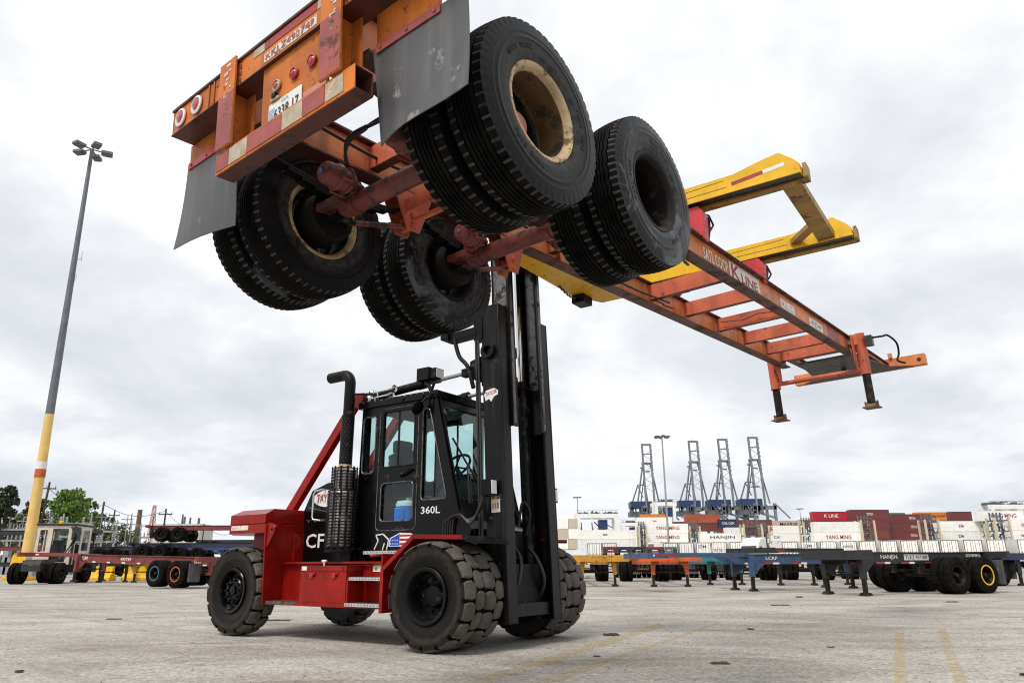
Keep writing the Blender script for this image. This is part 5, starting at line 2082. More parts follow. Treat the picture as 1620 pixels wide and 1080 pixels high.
t, H = lamp_mast(35, 50, 237, 'light_mast', 'tall leaning light mast with yellow lower pole on a yellow block at left', .36, .13, 5, yellow=pz(655, 50, 60))
t.rotation_euler = (0, -R(1.4), 0)
zb = pz(742, 50, 53)
b = MB()
b.lathe([(.338, zb), (.338, zb + .5), (.32, zb + .5), (.32, zb)], (0, 0, 0), (0, 0, 1), 16, closed=True)
b.mi = 1
b.lathe([(.340, zb - .55), (.340, zb - .02), (.32, zb - .02), (.32, zb - .55)], (0, 0, 0), (0, 0, 1), 16, closed=True)
b.build('pole_band', [M['white'], M['choran']], t)
b = MB()
ha = pz(410, 50, 120)
b.tube([(0, 0, ha), (.55, 0, ha)], .03, 6)
b.tube([(.5, 0, ha - .2), (.5, 0, ha + .6)], .02, 6)
b.tube([(0, 0, ha - 1.2), (.35, 0, ha - 1.3), (.2, 0, ha - 1.9)], .02, 6)
b.build('antenna', M['steel'], t)
b = MB()
b.prism([(-.95, -.8), (.75, -.8), (.95, -.5), (.95, .8), (-.95, .8)], 'z', 0, .22)
b.mi = 1
b.add([(-.75, -.62, .22), (.35, -.62, .22), (.35, .62, .22), (-.75, .62, .22), (-.62, -.5, 1.62), (.28, -.5, 1.62), (.28, .5, 1.62), (-.62, .5, 1.62)],
      [(0, 1, 2, 3), (4, 5, 6, 7), (0, 1, 5, 4), (1, 2, 6, 5), (2, 3, 7, 6), (3, 0, 4, 7)])
b.mi = 2
b.box(.281, .85, -.5, .55, .22, 1.66)
b.box(-.60, .28, -.48, .48, 1.62, 1.70)
b.build('plinth', [M['yellow'], M['yellow'], M['concrete']], t, bevel=.04)

# yard tractor
yt = empty('yard_tractor', 'small cream cab yard tractor with amber beacon standing behind the red chassis', 'yard tractor', (px(80, 40.5), 40.5, 0), R(98))
YC = mat('cream_cab_paint', (.66, .57, .48), .45, var=.1, rust=.2, streak=.2)
b = MB()
b.box(-2.6, 2.2, -.45, .45, .62, .92)
b.box(1.9, 2.5, -1.15, 1.15, .55, .95)
b.box(-.2, 1.6, -1.1, -.5, .55, 1.1)
b.build('frame', M['chblack'], yt)
b = MB()
win = rrect(.55, 1.45, 1.65, 2.75, .08)
door = rrect(-.25, .40, 1.05, 2.75, .06)
for s in (-1, 1):
    b.plate([[(-.45, .95), (1.75, .95), (1.62, 2.95), (-.45, 2.95)], win, door], 'y', *sorted((s * .95, s * .90)))
b.plate([rrect(-.95, .95, .95, 2.95, .03), rrect(.42, .80, 1.6, 2.72, .06), rrect(-.62, .18, 1.06, 2.78, .04)], 'x', -.46, -.41)
b.plate([rrect(-.95, .95, .95, 2.95, .03), rrect(-.75, .75, 1.7, 2.75, .08)], 'x', 1.63, 1.68)
b.box(-.4, 1.6, -.9, .9, .95, 1.02)
b.build('cab', YC, yt, bevel=.01)
b = MB()
b.box(-.55, 1.85, -1.02, 1.02, 2.955, 3.05)
b.build('roof', M['chblack'], yt, bevel=.02)
b = MB()
for s in (-1, 1):
    b.plate([win], 'y', *sorted((s * .925, s * .92)))
b.box(1.65, 1.655, -.75, .75, 1.7, 2.75)
b.build('window', M['glass'], yt, smooth=0)
b = MB()
b.lathe([(.12, 3.05), (.12, 3.2), (.07, 3.26), (.0001, 3.27)], (.9, .4, 0), (0, 0, 1), 12)
b.build('beacon', mat('amber_beacon', (.75, .38, .02), .3), yt)
b = MB()
b.box(.1, .6, -.3, .3, 1.02, 1.5)
b.box(0, .15, -.3, .3, 1.5, 2.2)
b.box(1.2, 1.55, -.7, .7, 1.02, 1.75)
b.box(1.1, 1.25, -.85, .85, 1.02, 2.0)
b.build('seat', M['interior'], yt)
b = MB()
b.tube([(-.75, -1.05, .9), (-.75, -1.05, 2.9)], .07, 8)
b.tube(crv([(-.6, -.8, 2.85), (-1.0, -1.15, 2.4), (-.8, -.95, 1.9), (-1.3, -.7, 1.2)]), .05, 6)
b.tube(crv([(-.6, -.9, 2.8), (-1.1, -1.3, 2.5), (-.8, -1.1, 2.0), (-1.2, -.9, 1.2)]), .04, 6)
b.box(-.9, -.5, -1.25, -.97, 2.2, 2.85)
b.build('exhaust', M['chblack'], yt)
b = MB()
b.box(-2.4, -1.2, -.5, .5, .93, 1.15)
b.prism([(-2.6, .95), (-1.0, .95), (-1.0, 1.05), (-1.3, 1.2), (-2.3, 1.2)], 'y', -.42, .42)
b.build('fifth_wheel', M['grease'], yt)
for a, two in ((1.3, False), (-1.75, True)):
    for s in (-1, 1):
        o = bpy.data.objects.new('wheel', T_DUAL)
        COL.objects.link(o)
        o.parent = yt
        o.location = (a, s * .93, .52)
        o.rotation_euler = (0, 0, 0 if s > 0 else PI)

# yellow barriers
bar_me = None
for i, (u, y, ln, lab) in enumerate(((158, 46, 1.5, 'short yellow plastic barrier left of the yellow chassis legs'), (225, 46.5, 2.6, 'long yellow plastic barrier behind the yellow chassis legs'))):
    b = MB()
    prof = [(-.32, 0), (.32, 0), (.32, .18), (.14, .42), (.10, .86), (-.10, .86), (-.14, .42), (-.32, .18)]
    b.prism(prof, 'x', -ln / 2, ln / 2)
    for k in (-1, 1):
        b.box(k * ln * .25 - .12, k * ln * .25 + .12, -.33, .33, -.001, .07)
    o = b.build('barrier', M['yellow'], bevel=.03)
    o.location = (px(u, y), y, 0)
    o.rotation_euler = (0, 0, R(-8))
    tag(o, lab, 'barrier')

# utility poles, chimneys, wires
def pole(u, y, v, r, label, arm=0, lean=0, m='wood', cat='utility pole', name='utility_pole'):
    h = pz(v, y, u)
    x = px(u, y, h) - math.sin(R(lean)) * h
    t = empty(name, label, cat, (x, y, 0))
    b = MB()
    b.tube([(0, 0, 0), (0, 0, h)], [r, r * .7], 8)
    b.build('post', M[m], t)
    if arm:
        b = MB()
        b.box(-arm, arm, -.08, .08, h - .9, h - .75)
        for k in (-1, 0, 1):
            b.cyl((k * arm * .9, 0, h - .75), (k * arm * .9, 0, h - .5), .05, n=6)
        b.build('crossarm', M[m], t)
    t.rotation_euler = (0, R(lean), 0)
    return Vector((x, y, h))


M['brick'] = mat('sooty_brown_brick', (.13, .075, .055), .85, var=.2, scale=1.5)
PT = [pole(78, 95, 762, .18, 'wooden pole rising above the cream cab of the yard tractor', 1.0, 2),
      pole(164, 100, 793, .17, 'wooden pole at the right edge of the leafy tree', 0, 1),
      pole(181, 112, 806, .16, 'short wooden pole second right of the leafy tree', .8, 1),
      pole(208, 140, 812, .12, 'thin pole just left of the brown chimney', 0),
      pole(262, 110, 804, .17, 'wooden pole right of the brown chimney above the stacked tyres', 1.0),
      pole(322, 125, 828, .14, 'short pole with crossarm right of the four dark stacks', 1.1),
      pole(242, 150, 815, .12, 'thin grey pole between the brown chimney and the stacked tyres', .0)]
for u, v, r, lab in ((288.5, 813, .30, 'thin dark stack, leftmost of the four'), (291.5, 817, .42, 'dark stack, second of the four from the left'),
                     (300.5, 818, .34, 'dark stack, third of the four from the left'), (314, 819, .45, 'dark stack, rightmost of the four')):
    pole(u, 190, v, r, lab, m='dsteel', cat='chimney', name='chimney')
for k in range(16):
    u_ = (6, 20, 30, 62, 70, 86, 100, 118, 127, 146, 152, 172, 188, 196, 212, 250)[k]
    t_ = empty('steel_pole', 'thin galvanised steel pole of the substation behind the yard tractor and the stacked chassis', 'pole', (px(u_, 88 + k), 88 + k, 0), 0, 'thin steel poles of the substation')
    b = MB()
    hh = pz((806, 818, 812, 815, 822, 808, 818, 806, 820, 812, 818, 822, 816, 824, 826, 828)[k], 88 + k, u_)
    b.tube([(0, 0, 0), (0, 0, hh)], [.09, .06], 6)
    b.box(-.8, .8, -.05, .05, hh - .5, hh - .38)
    b.build('post', M['steel'], t_)
pole(221, 200, 806, .85, 'stout brown chimney behind the stacked tyres', m='brick', cat='chimney', name='chimney')
ws = bpy.data.objects.new('x', None)
bpy.data.objects.remove(ws)
for (p, q, dz) in ((PT[1], PT[4], -.3), (PT[0], PT[1], -.5), (PT[4], PT[5], -.4), (PT[5], Vector((px(372, 128), 128, pz(836, 128, 372))), -.2)):
    b = MB()
    pts = [p.lerp(q, k / 10) + Vector((0, 0, dz - 1.2 * math.sin(k / 10 * PI))) for k in range(11)]
    b.tube(pts, .035, 4)
    tag(b.build('power_line', M['dsteel'], smooth=0), 'sagging power line strung between the wooden poles', 'power line', 'power lines over the left of the yard')

# red and white lattice tower far away
def lattice(b, x0, x1, y0, y1, z0, z1, n, r, taper=1.0):
    for k in range(n):
        za, zb_ = z0 + (z1 - z0) * k / n, z0 + (z1 - z0) * (k + 1) / n
        fa, fb = 1 + (taper - 1) * k / n, 1 + (taper - 1) * (k + 1) / n
        cx, cy = (x0 + x1) / 2, (y0 + y1) / 2
        def C(i, j, f, z):
            return (cx + (x0 - cx if i == 0 else x1 - cx) * f, cy + (y0 - cy if j == 0 else y1 - cy) * f, z)
        for i, j in ((0, 0), (1, 0), (1, 1), (0, 1)):
            b.bar(C(i, j, fa, za), C(i, j, fb, zb_), r, r)
        ring = [(0, 0), (1, 0), (1, 1), (0, 1)]
        for q in range(4):
            (i, j), (k2, l) = ring[q], ring[(q + 1) % 4]
            b.bar(C(i, j, fa, za), C(k2, l, fb, zb_), r * .6, r * .6)
            b.bar(C(i, j, fb, zb_), C(k2, l, fb, zb_), r * .6, r * .6)
b = MB()
x = px(230, 420)
lattice(b, x - 2.4, x + 2.4, 418, 422, 0, pz(799, 420, 230), 9, .35, .25)
tag(b.build('lattice_tower', mat('faded_red_white_steel', (.55, .30, .27), .6), smooth=0), 'pale red lattice radio tower far behind the brown chimney', 'tower')

# substation steelwork
for i, (u, v, y, lab) in enumerate(((10, 822, 84, 'grey substation gantry at the left edge in front of the dark pine'), (95, 812, 80, 'grey substation gantry in front of the leafy tree'),
                                    (140, 826, 86, 'grey substation gantry right of the tractor cab'), (238, 838, 110, 'low grey substation gantry behind the stacked tyres'))):
    t = empty('substation_gantry', lab, 'steel gantry', (px(u, y), y, 0))
    h = pz(v, y, u)
    b = MB()
    for k in range(4):
        xx = (k - 1.5) * 1.5
        b.box(xx - .06, xx + .06, -.06, .06, 0, h * (1 if k % 2 else .86))
    b.box(-2.5, 2.5, -.08, .08, h * .80, h * .84)
    b.box(-2.5, 2.5, -.08, .08, h * .60, h * .63)
    b.build('steel_frame', M['steel'], t)
    r_ = random.Random(i)
    for k in range(14):
        b = MB()
        xx = r_.uniform(-2.4, 2.4)
        z0 = h * r_.choice((.84, .63, .4))
        b.lathe([(.05, z0), (.14, z0 + .1), (.06, z0 + .2), (.14, z0 + .3), (.06, z0 + .4), (.14, z0 + .5), (.04, z0 + .65)], (xx, r_.uniform(-.8, .8), 0), (0, 0, 1), 8)
        b.build('insulator', M['steel'], t)
    for k in range(4):
        b = MB()
        xx = r_.uniform(-2.2, 2.2)
        b.box(xx - .3, xx + .3, -.9, -.3, 0, h * r_.uniform(.25, .5))
        b.build('transformer', M['steel'], t)
b = MB()
x = px(273, 180)
b.box(x - 5, x + 6, 178, 186, 0, pz(829, 180, 270))
b.mi = 1
for k in range(6):
    b.box(x - 4.3 + k * 1.7, x - 3.3 + k * 1.7, 177.95, 177.99, 8.6, 9.8)
bl = MB()
o = empty('plant_building', 'pale flat roofed industrial building far behind the stacked tyres', 'building', (0, 0, 0))
b.mi = 0
b.build('wall', [mat('pale_cladding', (.5, .48, .45), .7), M['letblack']], o, smooth=0)


# trees
def leaf_mat(name, c1, c2):
    m = mat(name, c1, .7, var=.0, scale=.6, col2=c2, spec=.2)
    return m


LEAF = {'fresh': leaf_mat('fresh_leaf', (.06, .13, .02), (.16, .25, .05)), 'dark': leaf_mat('dark_needle', (.018, .032, .014), (.05, .065, .03)),
        'brown': leaf_mat('olive_brown_leaf', (.045, .05, .016), (.12, .10, .04)), 'hedge': leaf_mat('scrub_leaf', (.05, .075, .02), (.13, .14, .05))}
BARK = mat('bark', (.06, .048, .038), .9, var=.3)


def tree(u, y, v, w, kind, label, clumps, leaf=.16, per=60, dens=1.9, z0f=.35, seed=1, u0=None):
    r_ = random.Random(seed)
    h = pz(v, y, u)
    x = px(u, y, h * .7)
    t = empty('tree', label, 'tree', (x, y, 0))
    W_ = w / FPX * y / 2
    b = MB()
    cs = []
    for k in range(int(clumps * dens)):
        a = r_.uniform(0, 2 * PI)
        f = r_.random() ** .85
        zc = h * (z0f + (1 - z0f) * f * .92)
        rad = W_ * (1 - .75 * max(0, f - .35) ** 1.3) * r_.uniform(.25, 1.0)
        cs.append(Vector((math.cos(a) * rad, math.sin(a) * rad, zc)))
    for c in cs:
        rr = W_ * r_.uniform(.18, .36)
        for _ in range(per):
            d = Vector((r_.gauss(0, 1), r_.gauss(0, 1), r_.gauss(0, .8)))
            p = c + d.normalized() * rr * r_.random() ** .45
            if p.z > h:
                p.z = h - r_.random() * .4
            u_ = Vector((r_.uniform(-1, 1), r_.uniform(-1, 1), r_.uniform(-1, 1))).normalized()
            w2 = u_.orthogonal().normalized()
            s_ = leaf * r_.uniform(.7, 1.5)
            b.add([p - u_ * s_, p + w2 * s_ * .6, p + u_ * s_, p - w2 * s_ * .6], [(0, 1, 2, 3)])
    b.build('crown', LEAF[kind], t, smooth=0, recalc=False)
    b = MB()
    b.tube([(0, 0, 0), (.1, .05, h * .3), (0, .1, h * .6), (.1, 0, h * .88)], [.22, .17, .1, .03], 8)
    for c in cs[::2]:
        st = Vector((.05, .05, h * r_.uniform(.25, .55)))
        b.tube([st, st.lerp(c, .5) + Vector((0, 0, -.2)), c], [.07, .05, .02], 5)
    b.build('trunk', BARK, t)


tree(8, 84, 766, 36, 'dark', 'dark pine tree at the left edge of the photo', 26, .15, 46, 1.9, .55, 3)
tree(55, 96, 782, 42, 'brown', 'olive brown tree directly behind the light mast', 34, .17, 60, 1.9, .2, 4)
tree(104, 92, 772, 66, 'fresh', 'fresh green leafy tree behind the yard tractor cab', 46, .16, 60, 1.9, .3, 5)
tree(136, 97, 784, 34, 'fresh', 'smaller light green tree just right of the leafy tree', 22, .15, 46, 1.9, .4, 6)
tree(158, 104, 806, 44, 'hedge', 'low olive tree between the two wooden poles', 26, .16, 50, 1.9, .2, 7)
tree(26, 92, 806, 50, 'hedge', 'low scrubby tree left of the light mast', 24, .16, 50, 1.9, .1, 8)
tree(128, 112, 812, 60, 'hedge', 'low olive tree just right of the tractor cab behind the gantry', 24, .16, 50, 1.9, .1, 19)
tree(184, 120, 822, 56, 'hedge', 'low scrub tree left of the brown chimney behind the poles', 22, .16, 50, 1.9, .1, 20)
tree(68, 118, 806, 70, 'hedge', 'low green tree filling the gap right of the light mast', 26, .18, 50, 1.9, .1, 21)
tree(205, 150, 836, 60, 'hedge', 'distant low scrub tree left of the brown chimney', 20, .2, 40, 1.9, .1, 9)
# ------------------------------------------------------------ containers
M['reefer'] = mat('white_reefer_paint', (.88, .86, .81), .5, var=.05, scale=.3, streak=.2, streakcol=(.5, .42, .32), streakxy=1.2)
M['reefer2'] = mat('grey_white_reefer_paint', (.80, .80, .78), .5, var=.05, scale=.3, streak=.3, streakcol=(.45, .4, .33), streakxy=1.2)
M['cont_maroon'] = mat('maroon_container_paint', (.15, .03, .032), .5, var=.12, scale=.3, streak=.2)
M['cont_rust'] = mat('rust_orange_container_paint', (.36, .085, .035), .5, var=.15, scale=.3, streak=.2)
M['cont_brown'] = mat('brown_container_paint', (.16, .045, .03), .5, var=.15, scale=.3, streak=.2)
M['cont_red'] = mat('red_container_paint', (.42, .012, .03), .5, var=.1, scale=.3)
M['cont_navy'] = mat('navy_container_paint', (.018, .03, .065), .5, var=.1, scale=.3)
M['cont_green'] = mat('green_container_paint', (.02, .19, .07), .5, var=.1, scale=.3)
M['cont_orange'] = mat('orange_container_paint', (.62, .19, .015), .5, var=.1, scale=.3)
M['cont_beige'] = mat('beige_container_paint', (.50, .43, .35), .5, var=.08, scale=.3)
M['cont_blue'] = mat('blue_container_paint', (.03, .12, .3), .5, var=.1, scale=.3)
CM = {}


def cont_mesh(L, H, smooth_side):
    key = (L, H, smooth_side)
    if key in CM:
        return CM[key]
    b = MB()
    Wd = 2.44
    hw = Wd / 2
    # corner posts and rails, walls set in
    for x in (-L / 2, L / 2 - .16):
        for y in (-hw, hw - .16):
            b.box(x, x + .16, y, y + .16, 0, H)
    for y in (-hw + .02, hw - .12):
        b.box(-L / 2 + .16, L / 2 - .16, y, y + .10, 0, .16)
        b.box(-L / 2 + .16, L / 2 - .16, y, y + .10, H - .12, H)
    n = int((L - .32) / (.55 if not smooth_side else 1.1))
    w = (L - .32) / n
    for s in (-1, 1):
        pts = []
        for k in range(n):
            x = -L / 2 + .16 + k * w
            d = .10 if not smooth_side else .05
            pts += [(x, .03), (x + w * .35, .03), (x + w * .5, d), (x + w * .85, d)]
        pts += [(L / 2 - .16, .03)]
        vs = [(x, s * (hw - d), z) for x, d in pts for z in (.16, H - .12)]
        b.add(vs, [(2 * i, 2 * i + 2, 2 * i + 3, 2 * i + 1) for i in range(len(pts) - 1)])
    b.box(-L / 2 + .16, L / 2 - .16, -hw + .12, hw - .12, H - .05, H - .02)
    b.box(-L / 2 + .16, L / 2 - .16, -hw + .12, hw - .12, .05, .16)
    b.box(-L / 2 + .02, -L / 2 + .08, -hw + .16, hw - .16, .02, H - .02)
    b.box(L / 2 - .08, L / 2 - .02, -hw + .16, hw - .16, .02, H - .02)
    CM[key] = b.mesh('shipping_container', 0, recalc=False)
    CM[key].materials.append(M['reefer'])
    return CM[key]


GC = 'containers stacked in the background'


def container(u, y, z, L, H, col, label, text=None, tm=None, th=.55, tw=None, rot=0.0, tx=0.0, reefer=False, group=GC):
    me = cont_mesh(L, H, reefer)
    o = bpy.data.objects.new('shipping_container', me)
    COL.objects.link(o)
    o.location = (px(u, y, z + H / 2), y, z)
    o.rotation_euler = (0, 0, rot)
    o.material_slots[0].link = 'OBJECT'
    o.material_slots[0].material = M[col]
    tag(o, label, 'container', group)
    if text:
        lettering(text, (tx, -1.235, H * .52), (1, 0, 0), (0, 0, 1), th, tw, tm or M['white'], o)
    return o


H1 = 2.62


def stack(u0, u1, vt, y, L, items, reefer=True, Hc=H1):
    u = (u0 + u1) / 2
    zt = pz(vt, y, u)
    for k, (col, label, text, tm, th, tw, tx) in enumerate(items):
        container(u, y, zt - Hc * (k + 1), L, Hc - .03, col, label, text, tm, th, tw, 0, tx, reefer)


def it(col, label, text=None, tm=None, th=.6, tw=None, tx=0.0):
    return (col, label, text, tm, th, tw, tx)


RED, BLU, BLK, WHT = M['letred'], M['letblue'], M['letblack'], M['white']
# second row: white reefers at about 222 m
stack(940, 1003, 838, 222, 12.19, [it('reefer', 'long white reefer lettered tex, upper of the pair left of the first rack', 'tex', BLU, .6, 1.4, -3),
                                   it('reefer2', 'long white reefer under the one lettered tex')])
stack(909, 940, 838, 222, 6.06, [it('reefer', 'short white container beside the cream end-on stack, upper of two'), it('reefer2', 'short white container beside the cream end-on stack, lower of two')])
stack(1022, 1085, 828, 222, 12.19, [it('reefer', 'white reefer with red YANG MING lettering, upper of the left pair', 'YANG MING', RED, 1.0, 7.0),
                                    it('reefer', 'white reefer with red YANG MING lettering, lower of the left pair', 'YANG MING', RED, 1.0, 7.0)])
stack(1105, 1169, 843, 222, 12.19, [it('reefer', 'white reefer with navy HANJIN lettering', 'HANJIN', BLU, 1.0, 7.2, .6), it('reefer2', 'white reefer under the one lettered HANJIN')])
stack(1145, 1176, 834, 236, 6.06, [it('reefer2', 'short grey white container above the HANJIN reefer'), it('reefer2', 'short grey white container behind the HANJIN reefer')])
stack(1213, 1266, 831, 262, 12.19, [it('reefer', 'white reefer with small red marks above the CAI one', 'tex', RED, .9, .9, -4.8), it('reefer', 'white reefer lettered CAI in pale blue', 'CAI', M['cont_blue'], .9, 2.2, -3)])
stack(1285, 1357, 825, 196, 12.19, [it('reefer2', 'plain grey white reefer below the red K LINE container'), it('reefer', 'white reefer with red YANG MING lettering below the plain grey one', 'YANG MING', RED, 1.0, 6.6, .2)])
stack(1480, 1550, 824, 200, 12.19, [it('reefer', 'white reefer lettered ZIM, upper of the pair right of the tall rack', 'ZIM', BLU, .7, 1.3), it('reefer2', 'white reefer lettered ZIM, lower of the pair right of the tall rack', 'ZIM', BLU, .7, 1.3)])
stack(1592, 1665, 822, 196, 12.19, [it('reefer', 'white reefer lettered ZIM cut by the right edge, upper', 'ZIM', BLU, .7, 1.3, -2.5), it('reefer', 'white reefer lettered tex cut by the right edge, lower', 'tex', BLU, .7, 1.3, -2.5)])
# end-on cream stack
for i, u in enumerate((888, 902.5)):
    for k in range(3):
        container(u, 206, pz(822, 206, u) - H1 * (k + 1), 12.19, H1 - .03, 'cont_beige' if (i + k) % 2 else 'reefer',
                  'cream container end, %s of the %s column beside the far drive wheels' % (('top', 'middle', 'bottom')[k], ('left', 'right')[i]), rot=PI / 2)
# third row at about 262 m
y3 = 262
stack(1005, 1062, 818, y3, 12.19, [it('reefer', 'white container with faint red lettering under the orange one', 'tex', RED, .6, 1.4), ])
stack(1010, 1052, 813, 276, 9.1, [it('cont_orange', 'orange container topmost behind the left YANG MING reefers')])
stack(1083, 1136, 813, y3, 12.19, [it('cont_rust', 'rust orange container topmost of its stack under the cranes'), it('cont_brown', 'brown container below the rust orange one')], False, 2.9)
stack(1060, 1083, 825, 266, 6.06, [it('cont_brown', 'short brown container left of the rust orange one')], False)
stack(1134, 1164, 821, 255, 6.06, [it('cont_navy', 'navy container with white CMA CGM lettering', 'CMA CGM', WHT, .9, 4.2), it('cont_brown', 'short brown container below the navy one')], False, 2.9)
stack(1165, 1217, 822, y3, 12.19, [it('cont_brown', 'long brown container between the navy and the beige ones'), it('cont_maroon', 'maroon container second down between the navy and the beige ones')], False)
stack(1216, 1266, 823, 268, 12.19, [it('cont_beige', 'beige container with black MAERSK lettering', 'MAERSK', BLK, 1.2, 6.5, 1)], False)
stack(1262, 1290, 822, 275, 6.06, [it('cont_brown', 'short brown container right of the beige one')], False)
stack(1283, 1340, 809, 245, 12.19, [it('cont_red', 'bright red container with white K LINE lettering', 'K LINE', WHT, 1.1, 4.6), it('cont_brown', 'brown container under the red K LINE one')], False, 2.9)
stack(1342, 1402, 806, 233, 12.19, [it('cont_maroon', 'maroon container right of the red K LINE one, top of its stack', 'TRITON', WHT, .8, 2.0), it('cont_maroon', 'maroon container second from top right of the K LINE one'),
                                    it('cont_brown', 'brown maroon container third down right of the K LINE one'), it('cont_maroon', 'maroon container lowest right of the K LINE one')], False, 2.9)
stack(1400, 1430, 811, 262, 6.06, [it('cont_green', 'green container topmost between the two maroon stacks'), it('cont_green', 'green container second down between the two maroon stacks'),
                                   it('cont_blue', 'blue container below the green ones')], False)
stack(1410, 1467, 813, 235, 12.19, [it('cont_maroon', 'maroon container top of the stack left of the tall rack', 'TRITON', WHT, .8, 2.0), it('cont_maroon', 'maroon container middle of the stack left of the tall rack', 'TRITON', WHT, .8, 2.0, .6),
                                    it('cont_maroon', 'maroon container bottom of the stack left of the tall rack', 'TRITON', WHT, .8, 2.0, .6)], False)
stack(1446, 1497, 810, 275, 12.19, [it('cont_orange', 'orange container with black lettering behind the maroon stack', 'Hapag-Lloyd', BLK, 1.2, 7.0, 1), it('cont_blue', 'blue container under the orange lettered one')], False, 2.9)
stack(1500, 1553, 809, y3, 12.19, [it('cont_maroon', 'plain maroon container left of the right hand YANG MING one'), it('cont_brown', 'brown container under the plain maroon one')], False, 2.9)
stack(1542, 1613, 808, 198, 12.19, [it('reefer2', 'grey white container with red YANG MING lettering, topmost at the right', 'YANG MING', RED, 1.0, 7.0, .6)], True)
# front row: door ends towards the yard
DW = ((927, 946, 'first'), (952, 967, 'second'), (1045, 1063, 'third'), (1069, 1088, 'fourth'), (1095, 1115, 'fifth'), (1119, 1139, 'sixth'), (1147, 1168, 'seventh'), (1227, 1250, 'eighth'),
      (1257, 1279, 'ninth'), (1286, 1310, 'tenth'), (1317, 1341, 'eleventh'), (1346, 1371, 'twelfth'), (1379, 1403, 'thirteenth'), (1410, 1436, 'fourteenth'), (1441, 1469, 'fifteenth'),
      (1471, 1499, 'sixteenth'), (1508, 1534, 'seventeenth'), (1543, 1571, 'eighteenth'), (1592, 1618, 'nineteenth'))
for i, (u0, u1, nth) in enumerate(DW):
    y = 127 - i * 1.1
    u = (u0 + u1) / 2
    zt = pz(858.5 - i * .36, y, u)
    o = container(u, y + 6.1, zt - 2.9, 12.19, 2.9, 'reefer' if i % 3 else 'reefer2', 'white container doors facing the yard, %s from the left in the front row' % nth, rot=PI / 2 + (px(u, y) / y) * -.5,
                  reefer=True, group='door ends of containers in the front row')
    for s in (-1, 1):
        b = MB()
        b.box(-6.13, -6.10, *sorted((s * .02, s * 1.08)), .12, 2.76)
        b.mi = 1
        for yy in (.30, .82):
            b.cyl((-6.15, s * yy, .1), (-6.15, s * yy, 2.8), .025, n=6)
            b.box(-6.17, -6.13, s * yy - .12, s * yy + .12, 1.1, 1.18)
        b.box(-6.14, -6.10, *sorted((s * 1.08, s * 1.20)), .10, 2.8)
        b.box(-6.14, -6.10, *sorted((s * .0, s * 1.2)), 2.765, 2.86)
        b.box(-6.14, -6.10, *sorted((s * .0, s * .018)), .12, 2.765)
        b.build('door', [M['reefer'], M['dsteel']], o, smooth=0)
    if i in (2, 10):
        lettering('HANJ', (-6.132, .1, 2.0), (0, -1, 0), (0, 0, 1), .5, 1.4, BLU, o)
    elif i in (4, 8):
        lettering('ZIM', (-6.132, .2, 2.2), (0, -1, 0), (0, 0, 1), .45, 1.2, BLU, o)
    elif i in (5,):
        lettering('TRITON', (-6.132, .2, 1.6), (0, -1, 0), (0, 0, 1), .5, 1.6, RED, o)

# ------------------------------------------------------------ reefer racks
POST = mat('cream_post_paint', (.55, .48, .33), .5)


def rack(u0, u1, vt, y, label, levels=3):
    u = (u0 + u1) / 2
    h = pz(vt, y, u)
    x = px(u, y, h * .8)
    w = (u1 - u0) / FPX * y / 2
    t = empty('reefer_rack', label, 'steel rack', (x, y, 0))
    for sx in (-1, 1):
        for yy in (-1.6, 1.6):
            b = MB()
            b.box(sx * w - .22, sx * w + .22, yy - .22, yy + .22, 0, h)
            b.build('post', POST, t, smooth=0)
    for k in range(levels + 2):
        z = h - .5 - k * 2.62
        if z < 1:
            break
        b = MB()
        b.box(-w, w, -1.3, 1.3, z - .25, z)
        b.box(-w, w, -1.45, -1.35, z + .95, z + 1.05)
        for q in range(4):
            xx = -w + 2 * w * (q + .5) / 4
            b.box(xx - .05, xx + .05, -1.45, -1.35, z, z + 1.0)
            b.box(xx - .12, xx + .16, .6, .9, z, z + 1.9)
        b.build('platform', M['dsteel'], t, smooth=0)
    b = MB()
    z = h - .5
    s = 1
    while z > 3:
        b.bar((-w * .8 * s, .2, z), (w * .8 * s, .2, z - 2.62), .6, .12)
        z -= 2.62
        s = -s
    b.build('stair', M['dsteel'], t, smooth=0)


for u0, u1, vt, y, lab in ((1009, 1020, 832, 219, 'narrow steel rack left of the left YANG MING reefers'), (1089, 1104, 832, 224, 'steel rack between the YANG MING and HANJIN reefers'),
                           (1174, 1201, 829, 220, 'wide steel rack right of the HANJIN reefer'), (1203, 1213, 833, 226, 'narrow steel rack with yellow posts left of the CAI reefer'),
                           (1268, 1284, 826, 218, 'steel rack between the CAI and YANG MING reefers'), (1358, 1378, 823, 196, 'steel rack right of the plain grey reefer'),
                           (1459, 1479, 822, 198, 'steel rack right of the lower maroon stack'), (1552, 1566, 828, 199, 'steel rack right of the ZIM reefers'),
                           (1568, 1590, 819, 190, 'tallest steel rack near the right edge')):
    rack(u0, u1, vt, y, lab)

# ------------------------------------------------------------ quay cranes
CG = mat('crane_grey_paint', (.16, .17, .20), .5, var=.1, scale=.05)
CGD = mat('crane_dark_steel', (.09, .10, .115), .5, var=.2, scale=.1)
CBL = mat('crane_house_blue', (.012, .035, .12), .5, var=.1, scale=.1)


